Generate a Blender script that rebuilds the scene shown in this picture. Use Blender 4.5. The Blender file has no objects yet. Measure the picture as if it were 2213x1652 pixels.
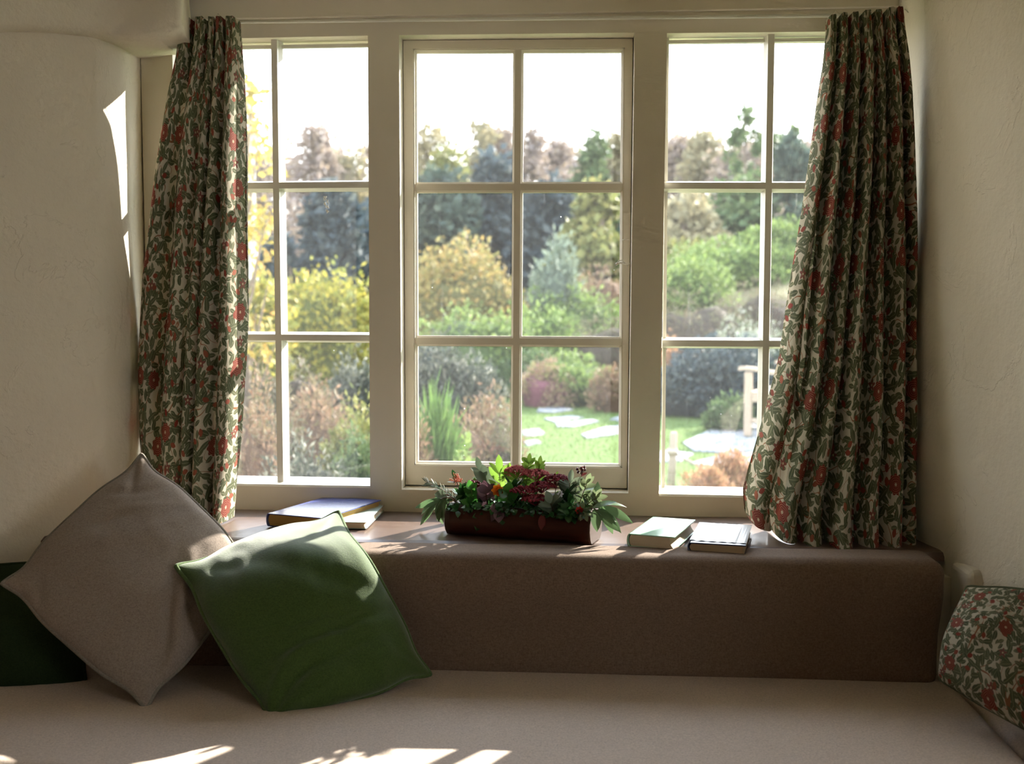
import bpy, math, random
import numpy as np
from mathutils import Vector, noise
R=math.radians
SC=bpy.context.scene
COL=SC.collection
rnd=random.Random(7)

# ------------------------------------------------------------------ camera
F_=2400.;YAW=R(4);PIT=R(3.95);DD=2.67
CAM=np.array([DD*math.sin(YAW),-DD*math.cos(YAW),1.155])
FW=np.array([-math.sin(YAW)*math.cos(PIT),math.cos(YAW)*math.cos(PIT),-math.sin(PIT)])
RT=np.array([math.cos(YAW),math.sin(YAW),0.]);UP=np.cross(RT,FW)
def ray(px,py): return FW*F_+RT*(px-1106.5)-UP*(py-826.)
def onY(px,py,y=0.):
    r=ray(px,py);return CAM+r*(y-CAM[1])/r[1]
def onZ(px,py,z):
    r=ray(px,py);return CAM+r*(z-CAM[2])/r[2]
SILL=.65; SEAT=.405

cam=bpy.data.cameras.new('camera'); camo=bpy.data.objects.new('camera',cam); COL.objects.link(camo)
camo.location=CAM; camo.rotation_euler=(R(90)-PIT,0,YAW)
cam.sensor_width=36; cam.lens=36*F_/2213.; cam.clip_start=.05; cam.clip_end=500
cam.dof.use_dof=True; cam.dof.focus_distance=2.35; cam.dof.aperture_fstop=4.0
SC.camera=camo

# ------------------------------------------------------------------ mesh building
class MB:
    def __init__(s): s.v=[];s.f=[];s.uv=None
    def add(s,vs,fs):
        n=len(s.v); s.v.extend([tuple(float(c) for c in p) for p in vs]); s.f.extend([tuple(i+n for i in f) for f in fs]); return n
    def hexa(s,a,b):
        """front quad a, back quad b (same order)"""
        s.add(list(a)+list(b),[(0,1,2,3),(7,6,5,4),(0,4,5,1),(1,5,6,2),(2,6,7,3),(3,7,4,0)])
    def box(s,x0,x1,y0,y1,z0,z1):
        s.hexa([(x0,y0,z0),(x1,y0,z0),(x1,y0,z1),(x0,y0,z1)],[(x0,y1,z0),(x1,y1,z0),(x1,y1,z1),(x0,y1,z1)])
    def obox(s,c,ax,ay,az,hx,hy,hz):
        c,ax,ay,az=[np.array(q,float) for q in (c,ax,ay,az)]
        P=lambda i,j,k:c+ax*hx*i+ay*hy*j+az*hz*k
        s.hexa([P(-1,-1,-1),P(1,-1,-1),P(1,-1,1),P(-1,-1,1)],[P(-1,1,-1),P(1,1,-1),P(1,1,1),P(-1,1,1)])
    def tube(s,pts,r,n=8,cap=True):
        pts=[np.array(p,float) for p in pts]; rs=r if hasattr(r,'__len__') else [r]*len(pts)
        rings=[]; prev=None
        for i,p in enumerate(pts):
            t=pts[min(i+1,len(pts)-1)]-pts[max(i-1,0)]; t=t/(np.linalg.norm(t)+1e-9)
            if prev is None:
                a=np.array([0,0,1.]) if abs(t[2])<.9 else np.array([1.,0,0]); u=np.cross(t,a)
            else: u=prev-t*(prev@t)
            u/=np.linalg.norm(u)+1e-9; w=np.cross(t,u); prev=u
            rings.append([p+rs[i]*(u*math.cos(2*math.pi*k/n)+w*math.sin(2*math.pi*k/n)) for k in range(n)])
        vs=[q for g in rings for q in g]; fs=[]
        for i in range(len(pts)-1):
            for k in range(n): fs.append((i*n+k,i*n+(k+1)%n,(i+1)*n+(k+1)%n,(i+1)*n+k))
        if cap: fs.append(tuple(range(n))[::-1]); fs.append(tuple((len(pts)-1)*n+k for k in range(n)))
        s.add(vs,fs)
    def closed_tube(s,pts,r,n=8):
        pts=np.array(pts); m=len(pts); c=pts.mean(0); vs=[]
        nrm=np.zeros(3)
        for i in range(m): nrm+=np.cross(pts[i]-c,pts[(i+1)%m]-c)
        nrm/=np.linalg.norm(nrm)
        for i in range(m):
            t=pts[(i+1)%m]-pts[i-1]; t/=np.linalg.norm(t); u=np.cross(t,nrm); u/=np.linalg.norm(u); w=np.cross(u,t)
            for k in range(n): a=2*math.pi*k/n; vs.append(pts[i]+r*(u*math.cos(a)+w*math.sin(a)))
        fs=[(i*n+k,i*n+(k+1)%n,((i+1)%m)*n+(k+1)%n,((i+1)%m)*n+k) for i in range(m) for k in range(n)]
        s.add(vs,fs)
    def sphere(s,c,r,nu=8,nv=6,sc=(1,1,1)):
        vs=[];fs=[]
        for j in range(nv+1):
            th=math.pi*j/nv
            for i in range(nu):
                ph=2*math.pi*i/nu
                vs.append((c[0]+r*sc[0]*math.sin(th)*math.cos(ph),c[1]+r*sc[1]*math.sin(th)*math.sin(ph),c[2]+r*sc[2]*math.cos(th)))
        for j in range(nv):
            for i in range(nu): fs.append((j*nu+i,(j+1)*nu+i,(j+1)*nu+(i+1)%nu,j*nu+(i+1)%nu))
        s.add(vs,fs)
    def grid(s,P,nu,nv,close=False):
        n=len(s.v); s.v.extend([tuple(float(c) for c in p) for p in P])
        for j in range(nv-1):
            for i in range(nu-(0 if close else 1)):
                i2=(i+1)%nu; s.f.append((n+j*nu+i,n+j*nu+i2,n+(j+1)*nu+i2,n+(j+1)*nu+i))
    def leaf(s,base,d,nrm,L,W,curl=.2,fold=.15,n=6,shape=1.0):
        """a leaf blade: rises along d, curls toward -nrm"""
        d=np.array(d,float); d/=np.linalg.norm(d)+1e-9; nrm=np.array(nrm,float); nrm-=d*(nrm@d); q=np.linalg.norm(nrm)
        if q<1e-5: nrm=np.array([0,0,1.])-d*d[2]; q=np.linalg.norm(nrm)+1e-9
        nrm/=q; sd=np.cross(d,nrm); base=np.array(base,float); vs=[]
        for i in range(n+1):
            t=i/n; w=W*.5*(math.sin(math.pi*min(1,t**shape*.97+.03)))**.8
            if i==n: w=W*.02
            c=base+d*L*t*(1-curl*.25*t)-nrm*L*curl*t*t
            vs+= [c-sd*w+nrm*w*fold,c-nrm*w*fold*.3,c+sd*w+nrm*w*fold]
        fs=[]
        for i in range(n): a=i*3; fs+=[(a,a+1,a+4,a+3),(a+1,a+2,a+5,a+4)]
        s.add(vs,fs)
    def build(s,name,mat,parent=None,smooth=False,origin=None,bevel=0,seg=2,uv=None,sub=0,solid=0,props=None):
        v=np.array(s.v,float)
        if origin is None and parent is None:
            lo,hi=v.min(0),v.max(0); origin=((lo[0]+hi[0])/2,(lo[1]+hi[1])/2,lo[2])
        if parent is not None:
            w=np.array(world_loc(parent)); o=w if origin is None else np.array(origin)
        else: w=np.zeros(3); o=np.array(origin)
        v=v-o
        me=bpy.data.meshes.new(name); me.from_pydata(v.tolist(),[],s.f); me.validate(clean_customdata=False)
        if uv is not None and len(uv)==len(me.vertices):
            lay=me.uv_layers.new(name='UVMap'); idx=np.empty(len(me.loops),int); me.loops.foreach_get('vertex_index',idx)
            lay.data.foreach_set('uv',np.array(uv,np.float32)[idx].ravel())
        if smooth: me.polygons.foreach_set('use_smooth',[True]*len(me.polygons))
        for m in (mat if isinstance(mat,(list,tuple)) else [mat]): me.materials.append(m)
        ob=bpy.data.objects.new(name,me); COL.objects.link(ob)
        if parent is not None: ob.parent=parent
        ob.location=o-w; WL[ob.name]=tuple(o)
        if bevel:
            b=ob.modifiers.new('bevel','BEVEL'); b.width=bevel; b.segments=seg; b.limit_method='ANGLE'
        if sub:
            b=ob.modifiers.new('sub','SUBSURF'); b.levels=sub; b.render_levels=sub
        if solid:
            b=ob.modifiers.new('solid','SOLIDIFY'); b.thickness=solid
        return ob
WL={}
def world_loc(o): return WL[o.name]
def empty(name,loc):
    o=bpy.data.objects.new(name,None); o.empty_display_size=.05; COL.objects.link(o); o.location=tuple(float(c) for c in loc); WL[o.name]=tuple(float(c) for c in loc); return o
def tag(o,label=None,cat=None,group=None,kind=None):
    if label: o['label']=label
    if cat: o['category']=cat
    if group: o['group']=group
    if kind: o['kind']=kind
    return o

# ------------------------------------------------------------------ materials
class NT:
    def __init__(s,name):
        s.m=bpy.data.materials.new(name); s.m.use_nodes=True; s.t=s.m.node_tree; s.t.nodes.clear()
        s.out=s.t.nodes.new('ShaderNodeOutputMaterial')
    def n(s,typ,**kw):
        nd=s.t.nodes.new(typ)
        for k,v in kw.items():
            if k.startswith('_'): nd.inputs[k[1:].replace('_',' ')].default_value=v
            else: setattr(nd,k,v)
        return nd
    def link(s,a,b): s.t.links.new(a,b)
    def put(s,sock,v):
        if isinstance(v,bpy.types.NodeSocket): s.link(v,sock)
        elif v is not None: sock.default_value=v
    def math(s,op,a,b=None,c=None,clamp=False):
        nd=s.n('ShaderNodeMath',operation=op,use_clamp=clamp)
        for i,x in enumerate((a,b,c)):
            if x is not None: s.put(nd.inputs[i],x)
        return nd.outputs[0]
    def mix(s,f,a,b,mode='MIX'):
        nd=s.n('ShaderNodeMix',data_type='RGBA',blend_type=mode); s.put(nd.inputs[0],f)
        for k,x in ((6,a),(7,b)):
            if isinstance(x,(tuple,list)) and len(x)==3: x=(*x,1)
            s.put(nd.inputs[k],x)
        return nd.outputs[2]
    def ramp(s,f,stops,interp='LINEAR'):
        nd=s.n('ShaderNodeValToRGB'); nd.color_ramp.interpolation=interp; e=nd.color_ramp.elements
        while len(e)<len(stops): e.new(.5)
        for i,(p,c) in enumerate(stops): e[i].position=p; e[i].color=(*c,1)
        s.put(nd.inputs[0],f); return nd.outputs[0]
    def coord(s,k='Object'): return s.n('ShaderNodeTexCoord').outputs[k]
    def mapping(s,v,scale=(1,1,1),loc=(0,0,0)):
        nd=s.n('ShaderNodeMapping'); s.link(v,nd.inputs[0]); nd.inputs['Scale'].default_value=scale; nd.inputs['Location'].default_value=loc; return nd.outputs[0]
    def noise(s,v,scale,detail=3,rough=.5,out='Fac',dist=0,dim='3D'):
        nd=s.n('ShaderNodeTexNoise',noise_dimensions=dim); s.link(v,nd.inputs['Vector']); nd.inputs['Scale'].default_value=scale
        nd.inputs['Detail'].default_value=detail; nd.inputs['Roughness'].default_value=rough; nd.inputs['Distortion'].default_value=dist; return nd.outputs[out]
    def bump(s,h,strength=.3,dist=.01,nrm=None):
        nd=s.n('ShaderNodeBump'); nd.inputs['Strength'].default_value=strength; nd.inputs['Distance'].default_value=dist; s.link(h,nd.inputs['Height'])
        if nrm: s.link(nrm,nd.inputs['Normal'])
        return nd.outputs[0]
    def pbr(s,col,rough=.6,spec=.4,normal=None,sheen=0,transl=0,tcol=None,coat=0,metal=0):
        p=s.n('ShaderNodeBsdfPrincipled'); 
        if isinstance(col,(tuple,list)) and len(col)==3: col=(*col,1)
        s.put(p.inputs['Base Color'],col); s.put(p.inputs['Roughness'],rough); s.put(p.inputs['Specular IOR Level'],spec)
        p.inputs['Metallic'].default_value=metal
        if sheen: p.inputs['Sheen Weight'].default_value=sheen; p.inputs['Sheen Roughness'].default_value=.5
        if coat: p.inputs['Coat Weight'].default_value=coat; p.inputs['Coat Roughness'].default_value=.08
        if normal: s.link(normal,p.inputs['Normal'])
        sh=p.outputs[0]
        if transl:
            tr=s.n('ShaderNodeBsdfTranslucent'); s.put(tr.inputs[0],tcol if tcol is not None else col)
            mx=s.n('ShaderNodeMixShader'); mx.inputs[0].default_value=transl; s.link(sh,mx.inputs[1]); s.link(tr.outputs[0],mx.inputs[2]); sh=mx.outputs[0]
        s.link(sh,s.out.inputs[0]); return s.m

def m_plaster(name,c1,c2,bump=.5):
    t=NT(name); v=t.coord('Object'); n1=t.noise(v,2.3,4,.55); n2=t.noise(v,14,5,.6); n3=t.noise(v,90,3,.6)
    col=t.mix(t.ramp(n1,[(.3,(0,0,0)),(.7,(1,1,1))]),c1,c2)
    h=t.math('ADD',t.math('MULTIPLY',n2,.8),t.math('MULTIPLY',n3,.15))
    # flaky edges of old paint layers
    e=t.ramp(t.noise(v,5.5,6,.62,dist=.6),[(.56,(0,0,0)),(.575,(1,1,1))])
    h=t.math('ADD',h,t.math('MULTIPLY',e,.12))
    return t.pbr(col,.75,.25,t.bump(h,bump,.012))
def m_paint(name,c,rough=.35,b=.08):
    t=NT(name); v=t.coord('Object'); n1=t.noise(v,5,3); n2=t.noise(t.mapping(v,(6,6,40)),9,3)
    col=t.mix(t.math('MULTIPLY',n1,.35),c,tuple(x*.86 for x in c))
    return t.pbr(col,rough,.4,t.bump(n2,b,.003))
def m_fabric(name,c,c2,scale=900,rough=.9,sheen=.0,b=.35,big=3):
    t=NT(name); v=t.coord('Object'); w1=t.noise(t.mapping(v,(1,1,.12)),scale,2); w2=t.noise(t.mapping(v,(.12,1,1)),scale,2)
    w=t.math('MULTIPLY',t.math('ADD',w1,w2),.5); n=t.noise(v,big,3)
    fine=t.noise(v,260,2,.7)
    col=t.mix(t.ramp(w,[(.38,(0,0,0)),(.62,(1,1,1))]),c,c2); col=t.mix(t.math('MULTIPLY',n,.25),col,tuple(x*.8 for x in c)); col=t.mix(t.ramp(fine,[(.40,(0,0,0)),(.68,(.55,.55,.55))]),col,tuple(min(1,x*1.18) for x in c2)); col=t.mix(t.ramp(t.noise(v,330,2,.7),[(.56,(0,0,0)),(.72,(.6,.6,.6))]),col,tuple(x*.6 for x in c))
    h=t.math('ADD',w,t.math('MULTIPLY',fine,.8))
    return t.pbr(col,rough,.15,t.bump(h,b,.0012),sheen=sheen)
def m_leafy(name,cols,transl=.35,rough=.5,spec=.3,tint=None):
    t=NT(name); g=t.n('ShaderNodeNewGeometry').outputs['Random Per Island']; k=len(cols)
    col=t.ramp(g,[(i/max(1,k-1),c) for i,c in enumerate(cols)])
    n=t.noise(t.coord('Object'),1.2,2); col=t.mix(t.math('MULTIPLY',n,.35),col,cols[0])
    return t.pbr(col,rough,spec,transl=transl)
def m_flat(name,c,rough=.6,spec=.3,transl=0,b=0,coat=0,metal=0,scale=60):
    t=NT(name); v=t.coord('Object'); n=t.noise(v,scale,3)
    col=t.mix(t.math('MULTIPLY',n,.4),c,tuple(x*.65 for x in c))
    return t.pbr(col,rough,spec,t.bump(n,b,.002) if b else None,transl=transl,coat=coat,metal=metal)

def m_floral(name,transl=.0,dark=1.0):
    """climbing roses, leaves and thorny stems printed on cream cotton; uv in metres"""
    t=NT(name); uv=t.mapping(t.coord('UV'),(.74,.74,1))
    c=lambda r,g,b:(r*dark,g*dark,b*dark)
    def comps(v):
        s=t.n('ShaderNodeSeparateXYZ'); t.link(v,s.inputs[0]); return s.outputs[0],s.outputs[1]
    def cell(scale,off,rand=1.0):
        v=t.mapping(uv,(1,1,1),(off[0],off[1],0))
        vo=t.n('ShaderNodeTexVoronoi',voronoi_dimensions='2D',feature='F1'); t.link(v,vo.inputs['Vector']); vo.inputs['Scale'].default_value=scale; vo.inputs['Randomness'].default_value=rand
        d=t.n('ShaderNodeVectorMath',operation='SUBTRACT'); t.link(v,d.inputs[0]); t.link(vo.outputs['Position'],d.inputs[1])
        x,y=comps(d.outputs[0]); sc=t.n('ShaderNodeSeparateColor'); t.link(vo.outputs['Color'],sc.inputs[0])
        return x,y,sc.outputs[0],sc.outputs[1],sc.outputs[2]
    def rot(x,y,a):
        ca=t.math('COSINE',a); sa=t.math('SINE',a)
        return t.math('ADD',t.math('MULTIPLY',x,ca),t.math('MULTIPLY',y,sa)), t.math('SUBTRACT',t.math('MULTIPLY',y,ca),t.math('MULTIPLY',x,sa))
    def leafmask(scale,off,L,W,keep):
        x,y,r,g,b=cell(scale,off); a=t.math('MULTIPLY',r,6.283); lu,lv=rot(x,y,a)
        q=t.math('DIVIDE',lu,L); q=t.math('SUBTRACT',1.0,t.math('MULTIPLY',q,q)); q=t.math('MAXIMUM',q,0.0); q=t.math('POWER',q,.8)
        e=t.math('SUBTRACT',t.math('MULTIPLY',q,W),t.math('ABSOLUTE',lv))
        m=t.math('MULTIPLY',e,2500.0,clamp=True)
        return t.math('MULTIPLY',m,t.math('LESS_THAN',g,keep)),b,lu,lv,g
    col=t.mix(t.noise(uv,300,2),c(.66,.60,.47),c(.56,.50,.38))
    # stems: thin contour lines of a smooth field, two families
    for sc,th,cc in ((17.,.011,c(.30,.13,.06)),(24.,.010,c(.36,.18,.10))):
        nz=t.noise(t.mapping(uv,(1,.75,1),(sc,3,0)),sc,0,.3,dist=.5,dim='2D')
        ln=t.math('LESS_THAN',t.math('ABSOLUTE',t.math('SUBTRACT',nz,.5)),th)
        col=t.mix(ln,col,cc)
    # leaves, three sizes
    for sc,off,L,W,keep,ca,cb in ((62.,(0,0),.0085,.0042,.95,c(.10,.115,.06),c(.16,.17,.095)),
                                  (48.,(3.1,1.7),.0118,.0056,.85,c(.13,.14,.075),c(.085,.10,.05)),
                                  (40.,(7.7,5.2),.0145,.0052,.6,c(.14,.15,.085),c(.10,.12,.06))):
        m,b,lu,lv,g=leafmask(sc,off,L,W,keep); lc=t.mix(b,ca,cb)
        vein=t.math('LESS_THAN',t.math('ABSOLUTE',lv),.00035); lc=t.mix(vein,lc,c(.34,.33,.2))
        col=t.mix(m,col,lc)
    # small buds
    m,b,lu,lv,g=leafmask(26.,(11.,2.3),.0075,.0048,.75); col=t.mix(m,col,t.mix(b,c(.26,.045,.03),c(.34,.11,.06)))
    # brown small flowers
    x,y,r,g,b=cell(15.,(5.,9.)); rr=t.math('SQRT',t.math('ADD',t.math('MULTIPLY',x,x),t.math('MULTIPLY',y,y))); th=t.math('ARCTAN2',y,x)
    pet=t.math('ADD',.0075,t.math('MULTIPLY',t.math('SINE',t.math('MULTIPLY',th,5.0)),.0028))
    m=t.math('MULTIPLY',t.math('LESS_THAN',rr,pet),t.math('LESS_THAN',g,.6)); col=t.mix(m,col,c(.25,.09,.07)); col=t.mix(t.math('MULTIPLY',m,t.math('LESS_THAN',rr,.002)),col,c(.6,.5,.3))
    # roses
    x,y,r,g,b=cell(9.6,(1.3,4.4),.6); rr=t.math('SQRT',t.math('ADD',t.math('MULTIPLY',x,x),t.math('MULTIPLY',y,y))); th=t.math('ADD',t.math('ARCTAN2',y,x),t.math('MULTIPLY',r,6.0))
    R0=t.math('ADD',.0160,t.math('MULTIPLY',t.math('SINE',t.math('MULTIPLY',th,9.0)),.0014))
    m=t.math('LESS_THAN',rr,R0)
    ring=t.math('SINE',t.math('ADD',t.math('MULTIPLY',rr,1900.0),t.math('MULTIPLY',t.math('SINE',t.math('MULTIPLY',th,4.0)),1.2)))
    rc=t.mix(t.math('GREATER_THAN',ring,.45),c(.215,.035,.026),c(.40,.16,.10)); rc=t.mix(t.math('LESS_THAN',rr,.0026),rc,c(.64,.50,.34))
    col=t.mix(m,col,rc)
    w=t.noise(uv,1400,1); h=t.math('ADD',w,t.math('MULTIPLY',t.noise(uv,30,2),.6))
    return t.pbr(col,.85,.15,t.bump(h,.25,.001),transl=transl)

M={}
M['plaster']=m_plaster('plaster',(.70,.635,.51),(.76,.695,.57))
M['plaster_far']=m_plaster('room_plaster',(.62,.57,.47),(.66,.61,.51),.2)
M['ceiling']=m_plaster('ceiling_plaster',(.68,.615,.49),(.72,.655,.53),.4)
M['paint']=m_paint('cream_gloss_paint',(.80,.735,.61),.4)
M['paintw']=m_paint('white_gloss_paint',(.80,.78,.70),.35)
M['seat']=m_fabric('oatmeal_wool',(.52,.42,.35),(.66,.55,.465))
M['back']=m_fabric('shaded_wool',(.135,.087,.058),(.205,.14,.098),sheen=.1)  # darker copy of the seat wool; the backrest's shade is in the colour
M['linen']=m_fabric('taupe_linen',(.25,.20,.165),(.34,.28,.235),sheen=.12,b=.25)
M['green']=m_fabric('moss_green_velvet',(.036,.070,.014),(.062,.105,.024),sheen=.5,b=.3)
M['dkgreen']=m_fabric('dark_green_cotton',(.014,.024,.009),(.02,.034,.012))
M['pipe_grey']=m_fabric('grey_piping',(.20,.18,.15),(.27,.24,.20))
M['pipe_green']=m_fabric('green_piping',(.06,.10,.03),(.09,.14,.05),sheen=.2)
M['curtain']=m_floral('rose_print_curtain',.10,.78)
M['floral']=m_floral('rose_print_cushion',0,.68)
def m_wood_sill():
    t=NT('polished_sill'); v=t.coord('Object'); n=t.noise(t.mapping(v,(1.2,14,1)),3,5,.6,dist=.4); n2=t.noise(v,2.5,3)
    col=t.mix(n,(.085,.055,.043),(.14,.09,.068)); col=t.mix(t.math('MULTIPLY',n2,.3),col,(.15,.10,.075))
    ro=t.math('ADD',.26,t.math('MULTIPLY',t.noise(v,20,4),.2))
    return t.pbr(col,ro,.6,t.bump(n,.03,.002),coat=.12)
M['sill']=m_wood_sill()
def m_glass():
    t=NT('dusty_pane'); v=t.coord('Object')
    tr=t.n('ShaderNodeBsdfTransparent'); tr.inputs[0].default_value=(.985,.995,.99,1)
    gl=t.n('ShaderNodeBsdfGlossy'); gl.inputs['Roughness'].default_value=.0
    wav=t.bump(t.noise(v,3.0,1),.06,.02); t.link(wav,gl.inputs['Normal'])
    fr=t.n('ShaderNodeFresnel'); fr.inputs['IOR'].default_value=1.5
    f2=t.math('MULTIPLY',fr.outputs[0],1.8,clamp=True)
    m1=t.n('ShaderNodeMixShader'); t.link(f2,m1.inputs[0]); t.link(tr.outputs[0],m1.inputs[1]); t.link(gl.outputs[0],m1.inputs[2])
    # dust film, specks and dried drips that catch the sun
    d1=t.n('ShaderNodeBsdfTranslucent'); d1.inputs[0].default_value=(.9,.93,1,1); d2=t.n('ShaderNodeBsdfDiffuse'); d2.inputs[0].default_value=(.9,.9,.9,1)
    dm=t.n('ShaderNodeMixShader'); dm.inputs[0].default_value=.5; t.link(d1.outputs[0],dm.inputs[1]); t.link(d2.outputs[0],dm.inputs[2])
    vo=t.n('ShaderNodeTexVoronoi'); t.link(v,vo.inputs['Vector']); vo.inputs['Scale'].default_value=38
    sc=t.n('ShaderNodeSeparateColor'); t.link(vo.outputs['Color'],sc.inputs[0])
    rad=t.math('MULTIPLY',t.math('SUBTRACT',sc.outputs[0],.72),.17)
    speck=t.math('MULTIPLY',t.math('LESS_THAN',vo.outputs['Distance'],rad),.65)
    drip=t.ramp(t.noise(t.mapping(v,(30,1,3)),2.2,5,.7),[(.62,(0,0,0)),(.9,(.10,.10,.10))])
    film=t.math('ADD',.016,t.math('MULTIPLY',t.noise(v,4,4),.018))
    s1=t.n('ShaderNodeSeparateColor'); t.link(drip,s1.inputs[0])
    amt=t.math('ADD',t.math('MAXIMUM',speck,s1.outputs[0]),film,clamp=True)
    m2=t.n('ShaderNodeMixShader'); t.link(amt,m2.inputs[0]); t.link(m1.outputs[0],m2.inputs[1]); t.link(dm.outputs[0],m2.inputs[2])
    t.link(m2.outputs[0],t.out.inputs[0]); return t.m
M['glass']=m_glass()

# ------------------------------------------------------------------ window
def qY(corners,y): return [onY(px,py,y) for px,py in corners]
XL,XR=-.90,.90           # frame ends
Z0,Z1=.60,1.84
# openings in the frame (TL,TR,BR,BL) as measured
O1=[(-.821,1.794),(-.344,1.796),(-.348,.709),(-.826,.712)]
O2=[(-.269,1.796),(.288,1.792),(.281,.703),(-.270,.706)]
O3=[(.363,1.790),(.850,1.786),(.852,.694),(.354,.698)]
def frame_piece(mb,a,b,c,d,y0,y1):
    """a,b,c,d = (x,z) corners TL,TR,BR,BL"""
    q=[d,c,b,a]; mb.hexa([(x,y0,z) for x,z in q],[(x,y1,z) for x,z in q])
FB=.115
def window(name,O,xa,xb,sash=False):
    root=empty(name,((xa+xb)/2,0,.60)); tag(root,kind='structure')
    mb=MB(); TL,TR,BR,BL=O
    frame_piece(mb,(xa,Z1),(xb,Z1),(xb,TR[1]),(xa,TL[1]),0,FB)
    frame_piece(mb,(xa,BL[1]),(xb,BR[1]),(xb,Z0),(xa,Z0),0,FB)
    frame_piece(mb,(xa,TL[1]),TL,BL,(xa,BL[1]),0,FB)
    frame_piece(mb,TR,(xb,TR[1]),(xb,BR[1]),BR,0,FB)
    mb.build('frame',M['paint'],root)
    return root
mid12=(-.344-.269)/2; mid23=(.288+.363)/2
W1=window('window_1',O1,XL,mid12); W2=window('window_2',O2,mid12,mid23); W3=window('window_3',O3,mid23,XR)
def bar(mb,p0,p1,wf,wb,y0,y1):
    """glazing bar from p0 to p1 ((x,z)), narrow room face wf at y0 flaring to wb at y1"""
    p0=np.array(p0);p1=np.array(p1);d=(p1-p0)/np.linalg.norm(p1-p0);n=np.array([-d[1],d[0]])
    ym=y0+(y1-y0)*.35
    prof=[(-wf/2,y0),(wf/2,y0),(wf/2,ym),(wb/2,y1-.002),(wb/2,y1+.008),(-wb/2,y1+.008),(-wb/2,y1-.002),(-wf/2,ym)]
    k=len(prof); vs=[]
    for p in (p0,p1):
        for s,y in prof: q=p+n*s; vs.append((q[0],y,q[1]))
    fs=[tuple(range(k))[::-1],tuple(range(k,2*k))]+[(i,(i+1)%k,k+(i+1)%k,k+i) for i in range(k)]
    mb.add(vs,fs)
def lights(root,O,cols,rows,yf,yb,wf,wb,colfr):
    """glazing bars and panes; colfr = (x_top,x_bottom) of vertical bars; rows = z heights (left,right) of horizontal bars"""
    TL,TR,BR,BL=O
    mbv=MB()
    for xt,xb_ in colfr: bar(mbv,(xb_,BL[1]-.004),(xt,TL[1]+.004),wf,wb,yf,yb)
    mbv.build('glazing_bar',M['paintw'] if root is not W2 else M['paint'],root)
    for zl,zr in rows:
        mbh=MB(); bar(mbh,(TL[0]-.002,zl),(TR[0]+.002,zr),wf,wb,yf+.001,yb-.001); mbh.build('glazing_bar',M['paintw'] if root is not W2 else M['paint'],root)
    # panes
    xs=lambda z,i:([np.interp(z,[BL[1],TL[1]],[BL[0],TL[0]])]+[np.interp(z,[BL[1],TL[1]],[b_,a_]) for a_,b_ in colfr]+[np.interp(z,[BR[1],TR[1]],[BR[0],TR[0]])])[i]
    zs=[(TL[1],TR[1])]+list(rows)+[(BL[1],BR[1])]
    for r in range(len(zs)-1):
        for c in range(len(colfr)+1):
            za=np.mean(zs[r]); zb=np.mean(zs[r+1]); g=.0015
            a=[xs(za,c)+g,za-g],[xs(za,c+1)-g,za-g],[xs(zb,c+1)-g,zb+g],[xs(zb,c)+g,zb+g]
            mb=MB(); y=yb+.004
            mb.add([(x,y,z) for x,z in a][::-1],[(0,1,2,3)])
            mb.build('pane',M['glass'],root)
def xz(px,py,y): p=onY(px,py,y); return (p[0],p[2])
# left light
yb=.050
z=lambda px,py,y=yb:xz(px,py,y)[1]
lights(W1,O1,2,[(z(600,404),z(790,402)),(z(605,728),z(795,730))],.020,yb,.015,.026,[(xz(592,85,.02)[0],xz(606,1040,.02)[0])])
lights(W3,O3,2,[(z(1440,404),z(1750,406)),(z(1435,741),z(1690,743))],.020,yb,.015,.026,[(xz(1667,78,.02)[0],xz(1650,1060,.02)[0])])
# bottom rebate boards (sunlit sloping ledge in the fixed lights)
for Wn,O in ((W1,O1),(W3,O3)):
    mb=MB(); TL,TR,BR,BL=O
    mb.hexa([(BL[0],.004,BL[1]-.002),(BR[0],.004,BR[1]-.002),(BR[0],.004,BR[1]+.004),(BL[0],.004,BL[1]+.004)],
            [(BL[0],.054,BL[1]-.002),(BR[0],.054,BR[1]-.002),(BR[0],.054,BR[1]+.016),(BL[0],.054,BL[1]+.016)])
    for xa,xb_ in ((TL[0],TL[0]+.008),(TR[0]-.008,TR[0])): mb.box(xa,xb_,.044,.054,BL[1]+.002,TL[1]-.002)
    mb.box(TL[0]+.008,TR[0]-.008,.044,.054,TL[1]-.014,TL[1]-.006)
    mb.build('glazing_bead',M['paintw'],Wn)
rg=random.Random(4); mb=MB()
for i in range(46):
    t_=rg.random(); px_=702+6*t_+rg.uniform(-5,5)*(1-abs(t_-.4)); py_=424+36*t_; q=onY(px_,py_,yb+.0025); r_=rg.uniform(.0008,.0022)
    mb.sphere(q,r_,6,4,(1,.12,1.3))
o=mb.build('dried_splash',m_flat('chalky_splash',(.85,.85,.82),.8,.2),W1,smooth=True)
# centre casement sash
S_out=[(O2[0][0]+.0015,O2[0][1]-.0015),(O2[1][0]-.0025,O2[1][1]-.0015),(O2[2][0]-.0025,O2[2][1]+.004),(O2[3][0]+.0015,O2[3][1]+.004)]
yS=.050; yg=.070
Si=[xz(892,105,yS),xz(1350,103,yS),xz(1344,1012,yS),xz(895,1006,yS)]
mb=MB(); a,b_,c_,d_=S_out; e,f,g,h=Si
for q in ((a,b_,f,e),(e,h,d_,a),(f,b_,c_,g),(h,g,c_,d_)):
    o=list(q); mb.hexa([(x,yS,zz) for x,zz in o],[(x,yg+.02,zz) for x,zz in o])
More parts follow.
